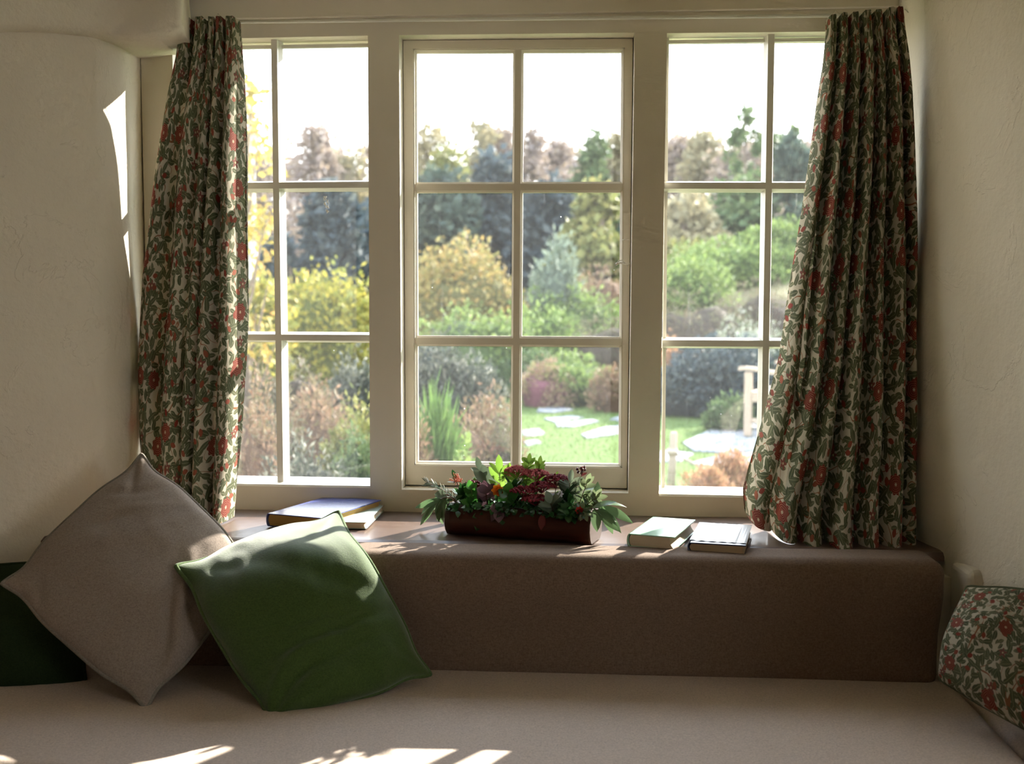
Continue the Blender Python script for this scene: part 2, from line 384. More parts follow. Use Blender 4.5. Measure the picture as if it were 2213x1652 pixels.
# moulded inner lip
for p,q_ in ((e,f),(f,g),(g,h),(h,e)):
    bar(mb,p,q_,.006,.016,yS+.004,yg-.004)
sash=mb.build('sash',M['paint'],W2)
lights(W2,Si,2,[(xz(890,405,.056)[1],xz(1350,404,.056)[1]),(xz(893,737,.056)[1],xz(1346,740,.056)[1])],.056,yg-.004,.016,.026,[(xz(1120,105,.056)[0],xz(1114,1010,.056)[0])])
mb=MB(); e2,f2,g2,h2=[(x+(.012 if k in (0,3) else -.012),zz+(-.012 if k<2 else .012)) for k,(x,zz) in enumerate(S_out)]
for q in ((O2[0],O2[1],f2,e2),(e2,h2,O2[3],O2[0]),(f2,O2[1],O2[2],g2),(h2,g2,O2[2],O2[3])):
    mb.hexa([(x,.0915,zz) for x,zz in q],[(x,.1135,zz) for x,zz in q])
mb.build('stop_bead',M['paint'],W2)
# latch on the sash stile
mb=MB(); p=onY(1356,571,.044)
mb.tube([p+np.array([.006,0,0]),p+np.array([-.006,-.006,0]),p+np.array([-.018,-.010,.003]),p+np.array([-.028,-.008,-.001])],[.003,.0028,.0022,.003],8)
mb.tube([p+np.array([-.006,-.008,.002]),p+np.array([-.012,-.012,.009]),p+np.array([-.022,-.012,.008]),p+np.array([-.026,-.010,.0])],.0013,6)
mb.tube([p+np.array([-.002,-.004,0]),p+np.array([.004,-.006,-.020])],.0012,6)
M['metal']=m_flat('painted_iron',(.72,.66,.55),.4,.5)
mb.build('latch',M['metal'],W2,smooth=True)
mb=MB(); p=onY(1356,519,.044); mb.tube([p+np.array([.004,0,.001]),p+np.array([-.006,-.006,.001]),p+np.array([-.014,-.006,-.002])],[.0022,.0018,.0016],6); mb.build('catch_pin',M['metal'],W2,smooth=True)
# head board, moulding and the board over the window
mb=MB(); mb.box(-.90,.90,-.012,.08,1.838,1.90); t1=mb.build('trim_1',M['paint'],bevel=.002); tag(t1,kind='structure')
mb=MB(); 
for k in range(1):
    a0=onY(522,47,-.012);a1=onY(1800,36,-.012)
    mb.tube([(-.9,-.018,a0[2]),(.9,-.018,a1[2])],.0045,8)
t2=mb.build('trim_2',M['paintw'],smooth=True); tag(t2,kind='structure')

# ------------------------------------------------------------------ walls, ceiling, floor
def catmull(P,n):
    P=[np.array(p,float) for p in P]; out=[]
    for i in range(len(P)-1):
        p0=P[max(i-1,0)];p1=P[i];p2=P[i+1];p3=P[min(i+2,len(P)-1)]
        for k in range(n):
            t=k/n; out.append(.5*((2*p1)+(-p0+p2)*t+(2*p0-5*p1+4*p2-p3)*t*t+(-p0+3*p1-3*p2+p3)*t**3))
    out.append(P[-1]); return out
def wall_strip(name,plan,mat,z0,z1,amp=.008,seed=0,n=10,zstep=.04,flip=False,fn=None):
    pts=catmull(plan,n); mb=MB(); nz=int((z1-z0)/zstep)+1; P=[]
    for j in range(nz+1):
        zz=z0+(z1-z0)*j/nz
        for i,p in enumerate(pts):
            q=pts[min(i+1,len(pts)-1)]-pts[max(i-1,0)]; q/=np.linalg.norm(q)+1e-9; nn=np.array([q[1],-q[0]])
            a=amp*(noise.noise(Vector((p[0]*2.2+seed,p[1]*2.2,zz*2.0)))+.35*noise.noise(Vector((p[0]*7+seed,p[1]*7,zz*6))))
            if fn: a+=fn(p,zz)
            P.append((p[0]+nn[0]*a,p[1]+nn[1]*a,zz))
    mb.grid(P,len(pts),nz+1)
    o=mb.build(name,mat,smooth=True); tag(o,kind='structure'); return o
LP=[(-.905,.02),(-.899,-.06),(-.896,-.12),(-.906,-.195),(-.925,-.245),(-.990,-.325),(-1.118,-.46),(-1.30,-.68),(-1.48,-.90),(-1.645,-1.10)]
RP=[(.885,.02),(.893,-.12),(.90,-.25),(.948,-.46),(1.0,-.66),(1.055,-.88),(1.11,-1.10)]
wl=wall_strip('wall_left',LP,M['plaster'],0,2.05,.005,3)
wr=wall_strip('wall_right',RP,M['plaster'],0,2.05,.007,9)
# room beyond the alcove
def simple(name,boxes,mat,kind='structure',bev=0):
    mb=MB()
    for b in boxes: mb.box(*b)
    o=mb.build(name,mat,bevel=bev); tag(o,kind=kind); return o
simple('wall_front',[(-2.8,-.895,.02,.13,-.3,2.7),(.895,2.8,.02,.13,-.3,2.7),(-.90,.90,.02,.13,-.3,.60),(-.90,.90,.02,.13,1.845,2.7)],M['plaster_far'])
# returns closing the alcove towards the room
simple('wall_nook_left',[(-2.8,-1.635,-1.18,-1.10,0,2.45)],M['plaster_far'])
simple('wall_nook_right',[(1.102,2.8,-1.18,-1.10,0,2.45)],M['plaster_far'])
simple('wall_room_left',[(-2.8,-2.6,-5.2,.02,0,2.45)],M['plaster_far'])
simple('wall_back',[(-2.8,2.8,-5.2,-5.0,0,2.45)],M['plaster_far'])
# right room wall; unseen window opening added to let in fill light
wz0,wz1,wy0,wy1=.85,1.95,-3.55,-2.55
simple('wall_room_right',[(2.6,2.8,-5.0,wy0,0,2.45),(2.6,2.8,wy1,.02,0,2.45),(2.6,2.8,wy0,wy1,0,wz0),(2.6,2.8,wy0,wy1,wz1,2.45)],M['plaster_far'])
W_fill=empty('added_fill_window',(2.7,-3.0,wz0)); tag(W_fill,kind='structure')
mb=MB()
for b in [(2.66,2.74,wy0,wy0+.06,wz0,wz1),(2.66,2.74,wy1-.06,wy1,wz0,wz1),(2.66,2.74,wy0+.06,wy1-.06,wz0,wz0+.06),(2.66,2.74,wy0+.06,wy1-.06,wz1-.06,wz1),(2.68,2.72,-3.07,-3.03,wz0+.06,wz1-.06)]: mb.box(*b)
mb.build('frame',M['paintw'],W_fill)
simple('floor',[(-2.8,2.8,-5.2,.30,-.1,0)],m_flat('oak_floor',(.22,.13,.07),.45,.4,scale=5))
simple('ceiling',[(-2.8,2.8,-5.2,-1.18,2.45,2.6)],M['ceiling'])
# alcove ceiling, uneven plaster
mb=MB();P=[];nx,ny=50,26
for j in range(ny):
    for i in range(nx):
        x=-1.72+3.2*i/(nx-1);y=.03-1.22*j/(ny-1)
        P.append((x,y,1.892+.006*noise.noise(Vector((x*3,y*4,1)))+max(0,(-y-.25))*.10))
mb.grid(P,nx,ny); P2=[]
o=mb.build('ceiling_alcove',M['ceiling'],smooth=True); tag(o,kind='structure')
simple('wall_over_alcove',[(-1.7,1.3,-1.19,-1.10,1.97,2.46)],M['plaster_far']); simple('ceiling_slab',[(-1.75,1.3,-1.19,.05,2.02,2.10)],M['plaster_far'])
# plaster beam end at top left
path=catmull([(-1.54,-1.05),(-1.335,-.80),(-1.155,-.585),(-1.01,-.42),(-.91,-.30),(-.84,-.24),(-.770,-.225)],8)
bx_=onY(391,40,-.215)[0]; path=[p for p in path if p[0]<bx_-.02]+[np.array([bx_-.012,-.218]),np.array([bx_-.003,-.212]),np.array([bx_,-.200])]
mb=MB();P=[]; Z9=lambda p,py:None
sec=[(.30,.012),(.20,.006),(.10,.002),(.045,0),(.02,.003),(.006,.012),(0,.030),(0,.08),(.0,.14),(.0,.25)]
for i,p in enumerate(path):
    q=path[min(i+1,len(path)-1)]-path[max(i-1,0)]; q/=np.linalg.norm(q); nn=np.array([-q[1],q[0]])
    if i>=len(path)-3: nn=np.array([-.25,1.])
    v=np.array([p[0],p[1],1.155])-CAM; px=1106.5+F_*(v@RT)/(v@FW)
    py=np.interp(px,[-300,0,60,150,230,300,391],[66,64,60,64,70,84,66]); zb=onY(px,py,p[1])[2]
    for k,(off,zz) in enumerate(sec):
        x=p[0]+nn[0]*off;y=min(p[1]+nn[1]*off,.015)
        P.append((x,y,zb+zz+.003*noise.noise(Vector((x*8,y*8,zz*9)))))
ns=len(sec); mb.grid(P,ns,len(path)); mb.f.append(tuple((len(path)-1)*ns+k for k in range(ns)))
o=mb.build('trim_3',M['plaster']); tag(o,kind='structure')
for p_ in o.data.polygons: p_.use_smooth=len(p_.vertices)==4

# sill
mb=MB();P=[];nx,ny=60,12
sx0,sx1=-1.05,.955
prof=[(-.0005,-.02),(-.0005,0),(-.06,0),(-.12,0),(-.2,0),(-.26,0),(-.325,0),(-.337,-.003),(-.343,-.012),(-.343,-.02)]
for i in range(nx):
    x=sx0+(sx1-sx0)*i/(nx-1)
    for y,zz in prof: P.append((x,y,SILL+zz+(.0012*noise.noise(Vector((x*4,y*5,0))) if zz==0 else 0)-.003*(x)))
mb.grid(P,len(prof),nx); mb.f.append(tuple(range(len(prof)))); mb.f.append(tuple((nx-1)*len(prof)+k for k in range(len(prof)))[::-1])
sill=mb.build('window_board',M['sill'],smooth=False,bevel=0); tag(sill,'polished reddish-brown wooden window board below the casements','window board',kind='structure')
# plaster end of the ledge at the right
mb=MB(); P=[]
mb.box(.925,.99,-.475,-.36,.30,.640); o=mb.build('trim_4',M['plaster'],bevel=.018,seg=4); tag(o,kind='structure')
mb=MB(); mb.box(-1.2,.99,-.37,-.30,0,.60); o=mb.build('wall_under_board',M['plaster'],bevel=0); tag(o,kind='structure')

# ------------------------------------------------------------------ seat
def rounded_box(x0,x1,y0,y1,z0,z1,r,n=6,crown=0,nx=40,ny=24,wr=None):
    """soft upholstered block as one closed grid, crown lifts the middle of the top"""
    mb=MB()
    def ax(a,b,m):
        t=np.linspace(0,1,m); cr=[a+r*(1-math.cos(math.pi/2*k/n)) for k in range(n)]
        return np.array(cr+list(a+r+(b-a-2*r)*t)+[b-r*(1-math.cos(math.pi/2*k/n)) for k in range(n)][::-1])
    X=ax(x0,x1,nx);Y=ax(y0,y1,ny);Zs=ax(z0,z1,6)
    def rnd_(x,y,zz):
        c=np.array([min(max(x,x0+r),x1-r),min(max(y,y0+r),y1-r),min(max(zz,z0+r),z1-r)]); d=np.array([x,y,zz])-c; L=np.linalg.norm(d)
        p=c+d/L*r if L>1e-9 else np.array([x,y,zz])
        # push to surface
        return p
    def face(U,V,f):
        P=[]
        for v in V:
            for u in U:
                p=np.array(f(u,v)); c=np.array([min(max(p[0],x0+r),x1-r),min(max(p[1],y0+r),y1-r),min(max(p[2],z0+r),z1-r)]); d=p-c; L=np.linalg.norm(d)
                q=c+d/L*r if L>r*.3 else p
                if crown:
                    k=max(0,1-((q[0]-(x0+x1)/2)/((x1-x0)/2))**4)*max(0,1-((q[1]-(y0+y1)/2)/((y1-y0)/2))**2)
                    if q[2]>z1-r*1.2: q=q+np.array([0,0,crown*k])
                if wr is not None: q=q+np.array(wr(q))
                P.append(q)
        mb.grid(P,len(U),len(V))
    face(X,Y,lambda u,v:(u,v,z1)); face(X,Y[::-1],lambda u,v:(u,v,z0))
    face(X,Zs,lambda u,v:(u,y0,v)); face(X[::-1],Zs,lambda u,v:(u,y1,v))
    face(Y,Zs,lambda u,v:(x1,u,v)); face(Y[::-1],Zs,lambda u,v:(x0,u,v))
    return mb
def sstep_(a,b,x):
    t=min(1,max(0,(x-a)/(b-a))); return t*t*(3-2*t)
def seat_wr(q):
    a=.0016*noise.noise(Vector((q[0]*5,q[1]*7,q[2]*4)))
    # creases near the middle of the cushion
    for cx,cy,l,s in ((-.10,-.62,.07,.0022),(-.05,-.645,.09,.0020),(.02,-.655,.05,.0016)):
        dx=(q[0]-cx)/l; dy=(q[1]-cy-.02*dx*dx*.3)/.007
        a+= s*math.exp(-dx*dx)*(math.exp(-dy*dy)-.6*math.exp(-(dy-1.6)**2))
    return (0,0,a)
seatroot=empty('window_seat',(0,-.65,0)); tag(seatroot,'long oatmeal upholstered window seat across the alcove','window seat')
rounded_box(-1.30,.915,-.965,-.375,SEAT-.10,SEAT,.022,6,.004,150,60,seat_wr).build('seat_cushion',M['seat'],seatroot,smooth=True)
rounded_box(.921,1.10,-1.05,-.375,SEAT-.10,SEAT-.004,.018,6,.002,20,40).build('end_cushion',M['seat'],seatroot,smooth=True)
mb=MB(); mb.box(-1.28,1.05,-.93,-.38,0,SEAT-.10); mb.build('base',M['paint'],seatroot,bevel=.004)
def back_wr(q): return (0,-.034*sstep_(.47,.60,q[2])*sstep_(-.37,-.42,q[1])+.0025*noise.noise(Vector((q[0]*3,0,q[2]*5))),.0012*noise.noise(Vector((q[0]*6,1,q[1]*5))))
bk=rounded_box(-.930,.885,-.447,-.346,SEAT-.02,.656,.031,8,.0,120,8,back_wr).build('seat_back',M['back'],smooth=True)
tag(bk,'long shade-darkened wool backrest cushion standing along the window board','backrest cushion')

# ------------------------------------------------------------------ curtains
def interp(tab,t):
    ks=[k for k,_ in tab]; return np.array([np.interp(t,ks,[v[i] for _,v in tab]) for i in range(len(tab[0][1]))])
def curtain(name,label,tab,folds,depth,ybase,wid,seed,ns=260,nt=200,hem=None,bulge=0):
    """tab: height z -> (x_left,x_right) in world; folds: list of fold centre positions in s with depth"""
    rg=random.Random(seed); root=empty(name,(0,0,0))
    tops=tab[0][0]; bots=tab[-1][0]
    zs=[k for k,_ in tab]
    P=[];UV=[]
    # fold phase function: irregular widths
    n=folds; edges=[0]
    for i in range(n): edges.append(edges[-1]+rg.uniform(.7,1.35))
    edges=np.array(edges)/edges[-1]; amp=[rg.uniform(.65,1.2) for _ in range(n)]
    s=np.linspace(0,1,ns)
    ph=np.interp(s,edges,np.arange(n+1)); 
    for j in range(nt):
        t=j/(nt-1); zc=tops+(bots-tops)*t
        x0=np.interp(-zc,[-k for k in zs],[v[0] for _,v in tab]); x1=np.interp(-zc,[-k for k in zs],[v[1] for _,v in tab])
        yb0=np.interp(-zc,[-k for k in zs],[v[2] for _,v in tab]); yb1=np.interp(-zc,[-k for k in zs],[v[3] for _,v in tab])
        head=math.exp(-((t-.0)/.085)**2); 
        dp=depth*(.55+.45*min(1,t*3))*(1-.35*head)
        for i in range(ns):
            k=int(min(n-1,ph[i])); a=amp[k]
            f=ph[i]+.10*math.sin(t*4.2+k*1.7)*min(1,t*2); 
            y_=2*abs(math.sin(math.pi*f))**1.15-1
            # sharp pinch pleats in heading : double frequency
            yy=-dp*a*y_ -head*.006*math.cos(2*math.pi*f*3)
            xx=x0+(x1-x0)*(s[i]+(.20/n)*math.sin(2*math.pi*f+.4*math.sin(t*3+k))*-.62*(1 if 0<i<ns-1 else 0))
            yb=yb0+(yb1-yb0)*s[i]-bulge*math.sin(math.pi*s[i])*t*t
            yy+=.004*noise.noise(Vector((s[i]*9,t*7,seed)))*min(1,t*4); xx+=.003*noise.noise(Vector((s[i]*7,t*5,seed+5)))*min(1,t*4)
            zz=zc
            if hem is not None: zz=tops+(hem(s[i])-tops)*t
            zz+= -.004*math.cos(2*math.pi*f)*(1-t) + .003*noise.noise(Vector((s[i]*22,0,seed)))*(1-t)
            P.append((xx,yb+yy,zz)); UV.append((s[i]*wid+seed*.37,-t*(tops-bots)))
    mb=MB(); mb.grid(P,ns,nt)
    ob=mb.build('drape',M['curtain'],root,smooth=True,uv=UV)
    return root,P,ns,nt
def wx(px,py,y): return onY(px,py,y)
# left curtain control rows from the picture: (py, left px, right px, yL, yR)
def tabrows(rows):
    out=[]
    for py,l,r,yl,yr in rows:
        a=onY(l,py,yl); b=onY(r,py,yr); out.append(((a[2]+b[2])/2,(a[0],b[0],yl,yr)))
    return out
LR=[(42,389,516,-.07,-.07),(90,384,518,-.07,-.07),(130,379,519,-.07,-.07),(200,365,521,-.07,-.07),(300,350,523,-.078,-.07),(450,331,524,-.088,-.07),(600,313,525,-.088,-.072),(800,300,522,-.085,-.08),(950,301,514,-.10,-.09),(1050,313,505,-.13,-.11),(1135,334,500,-.16,-.14)]
lt=tabrows(LR); 
zh=lambda px,py: onZ  # unused
def hemL(s):
    ysA=-.15+.05*s
    return float(np.interp(s,[0,.3,.62,.75,.8,.93,1],[.651,.651,.651,.651,.652,.654,.658]))
cl,PL,_,_=curtain('curtain','x',lt,5,.050,0,1.0,2,hem=hemL,bulge=.04)
tag(cl,'rose-printed cream curtain drawn to the left of the window, sun on its folds','curtain')
RRr=[(30,1787,1950,-.10,-.17),(80,1786,1955,-.10,-.17),(130,1783,1962,-.10,-.18),(200,1773,1968,-.10,-.18),(300,1760,1972,-.11,-.18),(450,1740,1975,-.11,-.19),(600,1716,1976,-.12,-.19),(800,1688,1977,-.13,-.20),(950,1652,1978,-.14,-.20),(1050,1622,1979,-.14,-.21),(1100,1609,1979,-.15,-.22),(1150,1612,1977,-.16,-.23)]
rt=tabrows(RRr)
def hemR(s):
    return float(np.interp(s,[0,.06,.2,.5,.7,1],[.688,.668,.649,.643,.642,.642]))
cr,PR,_,_=curtain('curtain','x',rt,7,.055,0,1.15,5,hem=hemR,bulge=.09)
tag(cr,'rose-printed cream curtain drawn to the right, flaring wide at its hem','curtain')
for root,xs_,y_,zt in ((cl,(-.70,-.79),-.075,lt[0][0]),(cr,(.72,.79,.87),-.12,rt[0][0])):
    for x in xs_:
        mb=MB(); mb.tube([(x,y_+.02,zt-.01),(x+.004,y_+.03,zt+.012),(x+.010,y_+.025,zt+.018),(x+.016,y_+.02,zt+.010)],.0012,6); mb.build('hook',M['metal'],root,smooth=True)

# ------------------------------------------------------------------ cushions
def cushion(name,quad,rows,H,inset,mat,pmat,wr=None,seed=0,n=72,pr=.0045,puff=.5,piping=True,back=.3):
    """quad = the four corners as seen TL,TR,BR,BL; rows = [(v,(yL,yM,yR))] how far from the window each row lies"""
    quad=[np.array(q,float) for q in quad]
    vs_=[r[0] for r in rows]
    def depth(u,v):
        k=0
        while k<len(rows)-2 and v<vs_[k+1]: k+=1
        t=(vs_[k]-v)/(vs_[k]-vs_[k+1]); g_=[np.array(rows[min(max(q,0),len(rows)-1)][1]) for q in (k-1,k,k+1,k+2)]
        r=.5*(2*g_[1]+(g_[2]-g_[0])*t+(2*g_[0]-5*g_[1]+4*g_[2]-g_[3])*t*t+(3*g_[1]-g_[0]-3*g_[2]+g_[3])*t**3)
        return r[0]*u*(u-1)/2+r[1]*(1-u*u)+r[2]*u*(u+1)/2
    def flat(up,vp):
        q=(quad[0]*(1-up)*(1+vp)+quad[1]*(1+up)*(1+vp)+quad[2]*(1+up)*(1-vp)+quad[3]*(1-up)*(1-vp))/4
        return onY(q[0],q[1],depth(up,vp))
    A,B,C_,D_=[flat(a,b) for a,b in ((-1,1),(1,1),(1,-1),(-1,-1))]
    cen=(A+B+C_+D_)/4
    def base(u,v):
        up=u*(1-inset*(.45*(1-abs(v)**3)+.6*math.exp(-((abs(v)-.70)/.24)**2)-.12*v**8)*(.9+.3*noise.noise(Vector((v*1.3,seed,u))))); vp=v*(1-inset*(.45*(1-abs(u)**3)+.6*math.exp(-((abs(u)-.70)/.24)**2)-.12*u**8)*(.9+.3*noise.noise(Vector((u*1.3,seed+9,v)))))
        # round the very corners
        k=(abs(u)*abs(v))**5*.075; up*=1-k; vp*=1-k
        return flat(up,vp)
    def normal(u,v):
        e=.06; u1=min(1,u+e);u0=max(-1,u-e);v1=min(1,v+e);v0=max(-1,v-e)
        w_=np.cross(flat(u1,v)-flat(u0,v),flat(u,v1)-flat(u,v0)); w_/=np.linalg.norm(w_)
        return w_ if w_@(CAM-cen)>0 else -w_
    T=np.sin(np.linspace(-1,1,n)*math.pi/2)
    def hgt(u,v): return H*(max(0,(1-u*u)*(1-v*v)))**puff*(1+.12*(1-abs(u*v)))
    front={};P=[];UV=[];idx={}
    for j,v in enumerate(T):
        for i,u in enumerate(T):
            w=hgt(u,v); b=base(u,v); nrm=normal(u,v); e=(1-u*u)*(1-v*v)
            d=w
            if wr: d+=wr(u,v)*min(1,e*14+.25*(abs(u)>.0)*(e>0)*min(1,e*40))
            d+=(.0055*noise.noise(Vector((u*2.2,v*2.2,seed)))+.0020*noise.noise(Vector((u*6,v*6,seed+3))))*min(1,e*8)
            idx[('f',i,j)]=len(P); P.append(b+nrm*d); UV.append((u*.20+seed,v*.20))
    for j,v in enumerate(T):
        for i,u in enumerate(T):
            if i in(0,n-1) or j in (0,n-1): idx[('b',i,j)]=idx[('f',i,j)]; continue
            idx[('b',i,j)]=len(P); P.append(base(u,v)-normal(u,v)*hgt(u,v)*back); UV.append((u*.20+seed+1,v*.20))
    mb=MB(); mb.v=[tuple(p) for p in P]
    for j in range(n-1):
        for i in range(n-1):
            mb.f.append((idx[('f',i,j)],idx[('f',i+1,j)],idx[('f',i+1,j+1)],idx[('f',i,j+1)]))
            mb.f.append((idx[('b',i,j)],idx[('b',i,j+1)],idx[('b',i+1,j+1)],idx[('b',i+1,j)]))
    lowest=min(P,key=lambda p:p[2])
    root=empty(name,(cen[0],cen[1],lowest[2]))
    mb.build('cover',mat,root,smooth=True,uv=UV)
    if piping:
        ring=[base(u,-1) for u in T[:-1]]+[base(1,v) for v in T[:-1]]+[base(u,1) for u in T[::-1][:-1]]+[base(-1,v) for v in T[::-1][:-1]]
        m2=MB(); m2.closed_tube(ring,pr,8); m2.build('piping',pmat,root,smooth=True)
    return root,P
def dent(u,v,cu,cv,lu,lv,ang,s):
    c,sn=math.cos(ang),math.sin(ang); x=((u-cu)*c+(v-cv)*sn)/lu; y=(-(u-cu)*sn+(v-cv)*c)/lv
    return s*math.exp(-x*x-y*y)
# moss green cushion slumps over the top of the backrest
def wg(u,v):
    a=0
    a+=dent(u,v,.35,.30,.7,.07,-.35,-.007)+dent(u,v,.2,-.28,.9,.06,.16,-.006)+dent(u,v,.3,-.12,.8,.07,.22,.004)
    a+=dent(u,v,.1,-.55,.8,.06,.2,-.007)+dent(u,v,0,-.42,.7,.06,.15,.005)+dent(u,v,-.55,-.72,.45,.05,.5,-.009)+dent(u,v,-.62,-.60,.40,.05,.5,.008)+dent(u,v,-.4,-.85,.4,.04,.25,.006)
    a+=dent(u,v,-.6,.65,.2,.06,-.6,-.003)+dent(u,v,.72,.80,.2,.06,.8,-.004)
    return a
cu,_=cushion('cushion',[(358,1215),(738,1088),(952,1468),(580,1580)],[(1,(-.565,-.39,-.30)),(.4,(-.615,-.540,-.490)),(-.2,(-.645,-.575,-.51)),(-1,(-.715,-.635,-.52))],.062,.11,M['green'],M['pipe_green'],wg,4)
tag(cu,'moss green velvet cushion leaning in front of the taupe one, sun across its top','cushion')
def wl_(u,v):
    a=dent(u,v,-.15,-.62,.5,.05,.55,-.010)+dent(u,v,-.05,-.72,.5,.06,.5,.008)+dent(u,v,.35,-.72,.5,.05,.1,-.008)+dent(u,v,-.85,.6,.25,.05,.9,-.005)
    a+=dent(u,v,.45,.6,.35,.08,-.8,-.005)+dent(u,v,.1,.35,.5,.09,-.7,.004)+dent(u,v,-.2,.5,.4,.08,-.5,-.004)+dent(u,v,.6,.1,.4,.07,-.5,.004)+dent(u,v,.75,.85,.2,.05,.8,-.005)
    a+=dent(u,v,.62,.70,.30,.05,-.75,-.006)+dent(u,v,.55,.48,.38,.06,-.8,.005)+dent(u,v,.2,.62,.4,.05,-.55,-.005)+dent(u,v,-.55,.15,.1,.5,.2,-.004)
    return a*1.25
cu,_=cushion('cushion',[(-20,1262),(308,962),(575,1222),(318,1556)],[(1,(-.60,-.485,-.36)),(0,(-.655,-.515,-.395)),(-1,(-.70,-.565,-.43))],.058,.12,M['linen'],M['pipe_grey'],wl_,8)
tag(cu,'large taupe linen cushion with grey piping, propped on its point','cushion')
cu,_=cushion('cushion',[(-75,1226),(150,1208),(195,1490),(-85,1520)],[(1,(-.485,-.475,-.465)),(-1,(-.60,-.58,-.56))],.04,.05,M['dkgreen'],M['dkgreen'],None,12)
tag(cu,'dark green cushion mostly hidden behind the taupe one, at the left edge','cushion')
# floral bolster-like cushion at the right
cu,_=cushion('cushion',[(2085,1262),(2330,1285),(2330,1640),(2020,1470)],[(1,(-.59,-.65,-.72)),(-1,(-.63,-.75,-.87))],.075,.05,M['floral'],M['floral'],lambda u,v:dent(u,v,-.4,.1,.2,.5,.3,.006),16,puff=.36)
tag(cu,'plump rose-printed cushion leaning against the right-hand wall','cushion')

# ------------------------------------------------------------------ books
def book(FL,FR,BL,T,cmat,pmat,label,spine='left',name='book',jacket=None,fan=0,overhang=.003,board=.0025):
    """FL,FR,BL = front-left, front-right, back-left corners (x,y) of the book lying flat"""
    FL,FR,BL=[np.array(p[:2],float) for p in (FL,FR,BL)]
    w=np.linalg.norm(FR-FL); u=(FR-FL)/w; v=np.array([-u[1],u[0]]); L=abs((BL-FL)@v)
    z0=SILL+.0035
    root=empty(name,((FL[0]+FR[0])/2,(FL[1]+FR[1])/2,z0))
    P=lambda a,b,zz:(FL[0]+u[0]*a+v[0]*b,FL[1]+u[1]*a+v[1]*b,z0+zz)
    def slab(a0,a1,b0,b1,za,zb):
        mb=MB(); mb.hexa([P(a0,b0,za),P(a1,b0,za),P(a1,b0,zb),P(a0,b0,zb)],[P(a0,b1,za),P(a1,b1,za),P(a1,b1,zb),P(a0,b1,zb)]); return mb
    slab(0.004,w,0,L,0,board).build('back_board',cmat,root,bevel=.0006)
    slab(0.004,w,0,L,T-board,T).build('front_board',cmat,root,bevel=.0006)
    # rounded spine
    mb=MB(); n=10; ring=[]
    for k in range(n+1):
        a=math.pi*k/n; ring.append((.004-.0055*math.sin(a),T/2-T/2*math.cos(a)))
    inner=[(.0065-.0055*math.sin(math.pi*k/n),T/2-(T/2-.0018)*math.cos(math.pi*k/n)) for k in range(n+1)]
    pts=[]
    for b in (0,L): pts+=[P(a,b,zz) for a,zz in ring]+[P(a,b,zz) for a,zz in inner]
    m=n+1; fs=[]
    for k in range(n):
        fs+=[(k,k+1,2*m+k+1,2*m+k),(m+k+1,m+k,3*m+k,3*m+k+1),(k,m+k,m+k+1,k+1),(2*m+k,2*m+k+1,3*m+k+1,3*m+k)]
    mb.add(pts,fs); mb.build('spine',cmat,root,smooth=True)
    # page block : curved at spine, concave at fore edge
    mb=MB(); k=8; prof=[]
    for q in range(k+1):
        zz=board+(T-2*board)*q/k; prof.append((.005-.004*math.sin(math.pi*q/k)+.002,zz))
    for q in range(k,-1,-1):
        zz=board+(T-2*board)*q/k; sh=fan*(q/k)**2 if fan else 0
        prof.append((w-overhang-.003*math.sin(math.pi*q/k)-fan+ (fan*(1-q/k)**1.0 if fan else 0),zz))
    pts=[P(a,overhang,zz) for a,zz in prof]+[P(a,L-overhang,zz) for a,zz in prof]; m=len(prof)
    mb.add(pts,[tuple(range(m)),tuple(range(m,2*m))[::-1]]+[(i,m+i,m+(i+1)%m,(i+1)%m) for i in range(m)])
    mb.build('page_block',pmat,root)
    if jacket:
        mb=MB(); n=24; rg=random.Random(3); top=[];bot=[]
        for i in range(n+1):
            a=.001+(w-.001)*i/n; f0=.014+.004*rg.random()+(.006 if i<3 else 0); f1=L-.003-.008*rg.random()*(i>4)
            top.append((a,f1)); bot.append((a,f0))
        vs=[P(a,b,T+.0011+.0006*math.sin(a*300)) for a,b in bot]+[P(a,b,T+.0011) for a,b in top]
        vs+=[(x,y,zz-.0008) for x,y,zz in vs]; N=n+1
        fs=[(i,i+1,N+i+1,N+i) for i in range(n)]+[(2*N+i,3*N+i,3*N+i+1,2*N+i+1) for i in range(n)]
        fs+=[(i,2*N+i,2*N+i+1,i+1) for i in range(n)]+[(N+i,N+i+1,3*N+i+1,3*N+i) for i in range(n)]+[(0,N,3*N,2*N),(n,2*N+n,3*N+n,N+n)]
        mb.add(vs,fs); j_=mb.build('dust_jacket',jacket,root); j_['label']='torn pale dust jacket'
    tag(root,label,'book'); return root
def m_pages(name,c):
    t=NT(name); v=t.coord('Object'); n=t.noise(t.mapping(v,(1,1,60)),30,2); return t.pbr(t.mix(n,c,tuple(x*.7 for x in c)),.7,.2,t.bump(n,.3,.001))
def m_cloth(name,c,mark=None):
    t=NT(name); v=t.coord('Object'); n=t.noise(v,500,2); n2=t.noise(v,9,4)
    col=t.mix(t.math('MULTIPLY',n2,.5),c,tuple(min(1,x*1.25+.01) for x in c))
    if mark: col=t.mix(t.ramp(t.noise(t.mapping(v,(1,2.5,1)),42,3,.6),[(.62,(0,0,0)),(.66,(.6,.6,.6))]),col,mark)
    return t.pbr(col,.27,.8,t.bump(n,.08,.0004))
pg1=m_pages('gilt_edges',(.50,.30,.10)); pg2=m_pages('cream_pages',(.72,.58,.40)); pg3=m_pages('tan_pages',(.60,.44,.27))
zt=SILL+.033
bl=[onZ(576,1110,zt),onZ(700,1121,zt),onZ(632,1066,zt)]
book(bl[0],bl[1],bl[2],.030,m_cloth('blue_cloth',(.045,.06,.21),(.35,.33,.4)),pg1,'dark blue hardback with gilt page edges beside the left curtain')
zt=SILL+.019
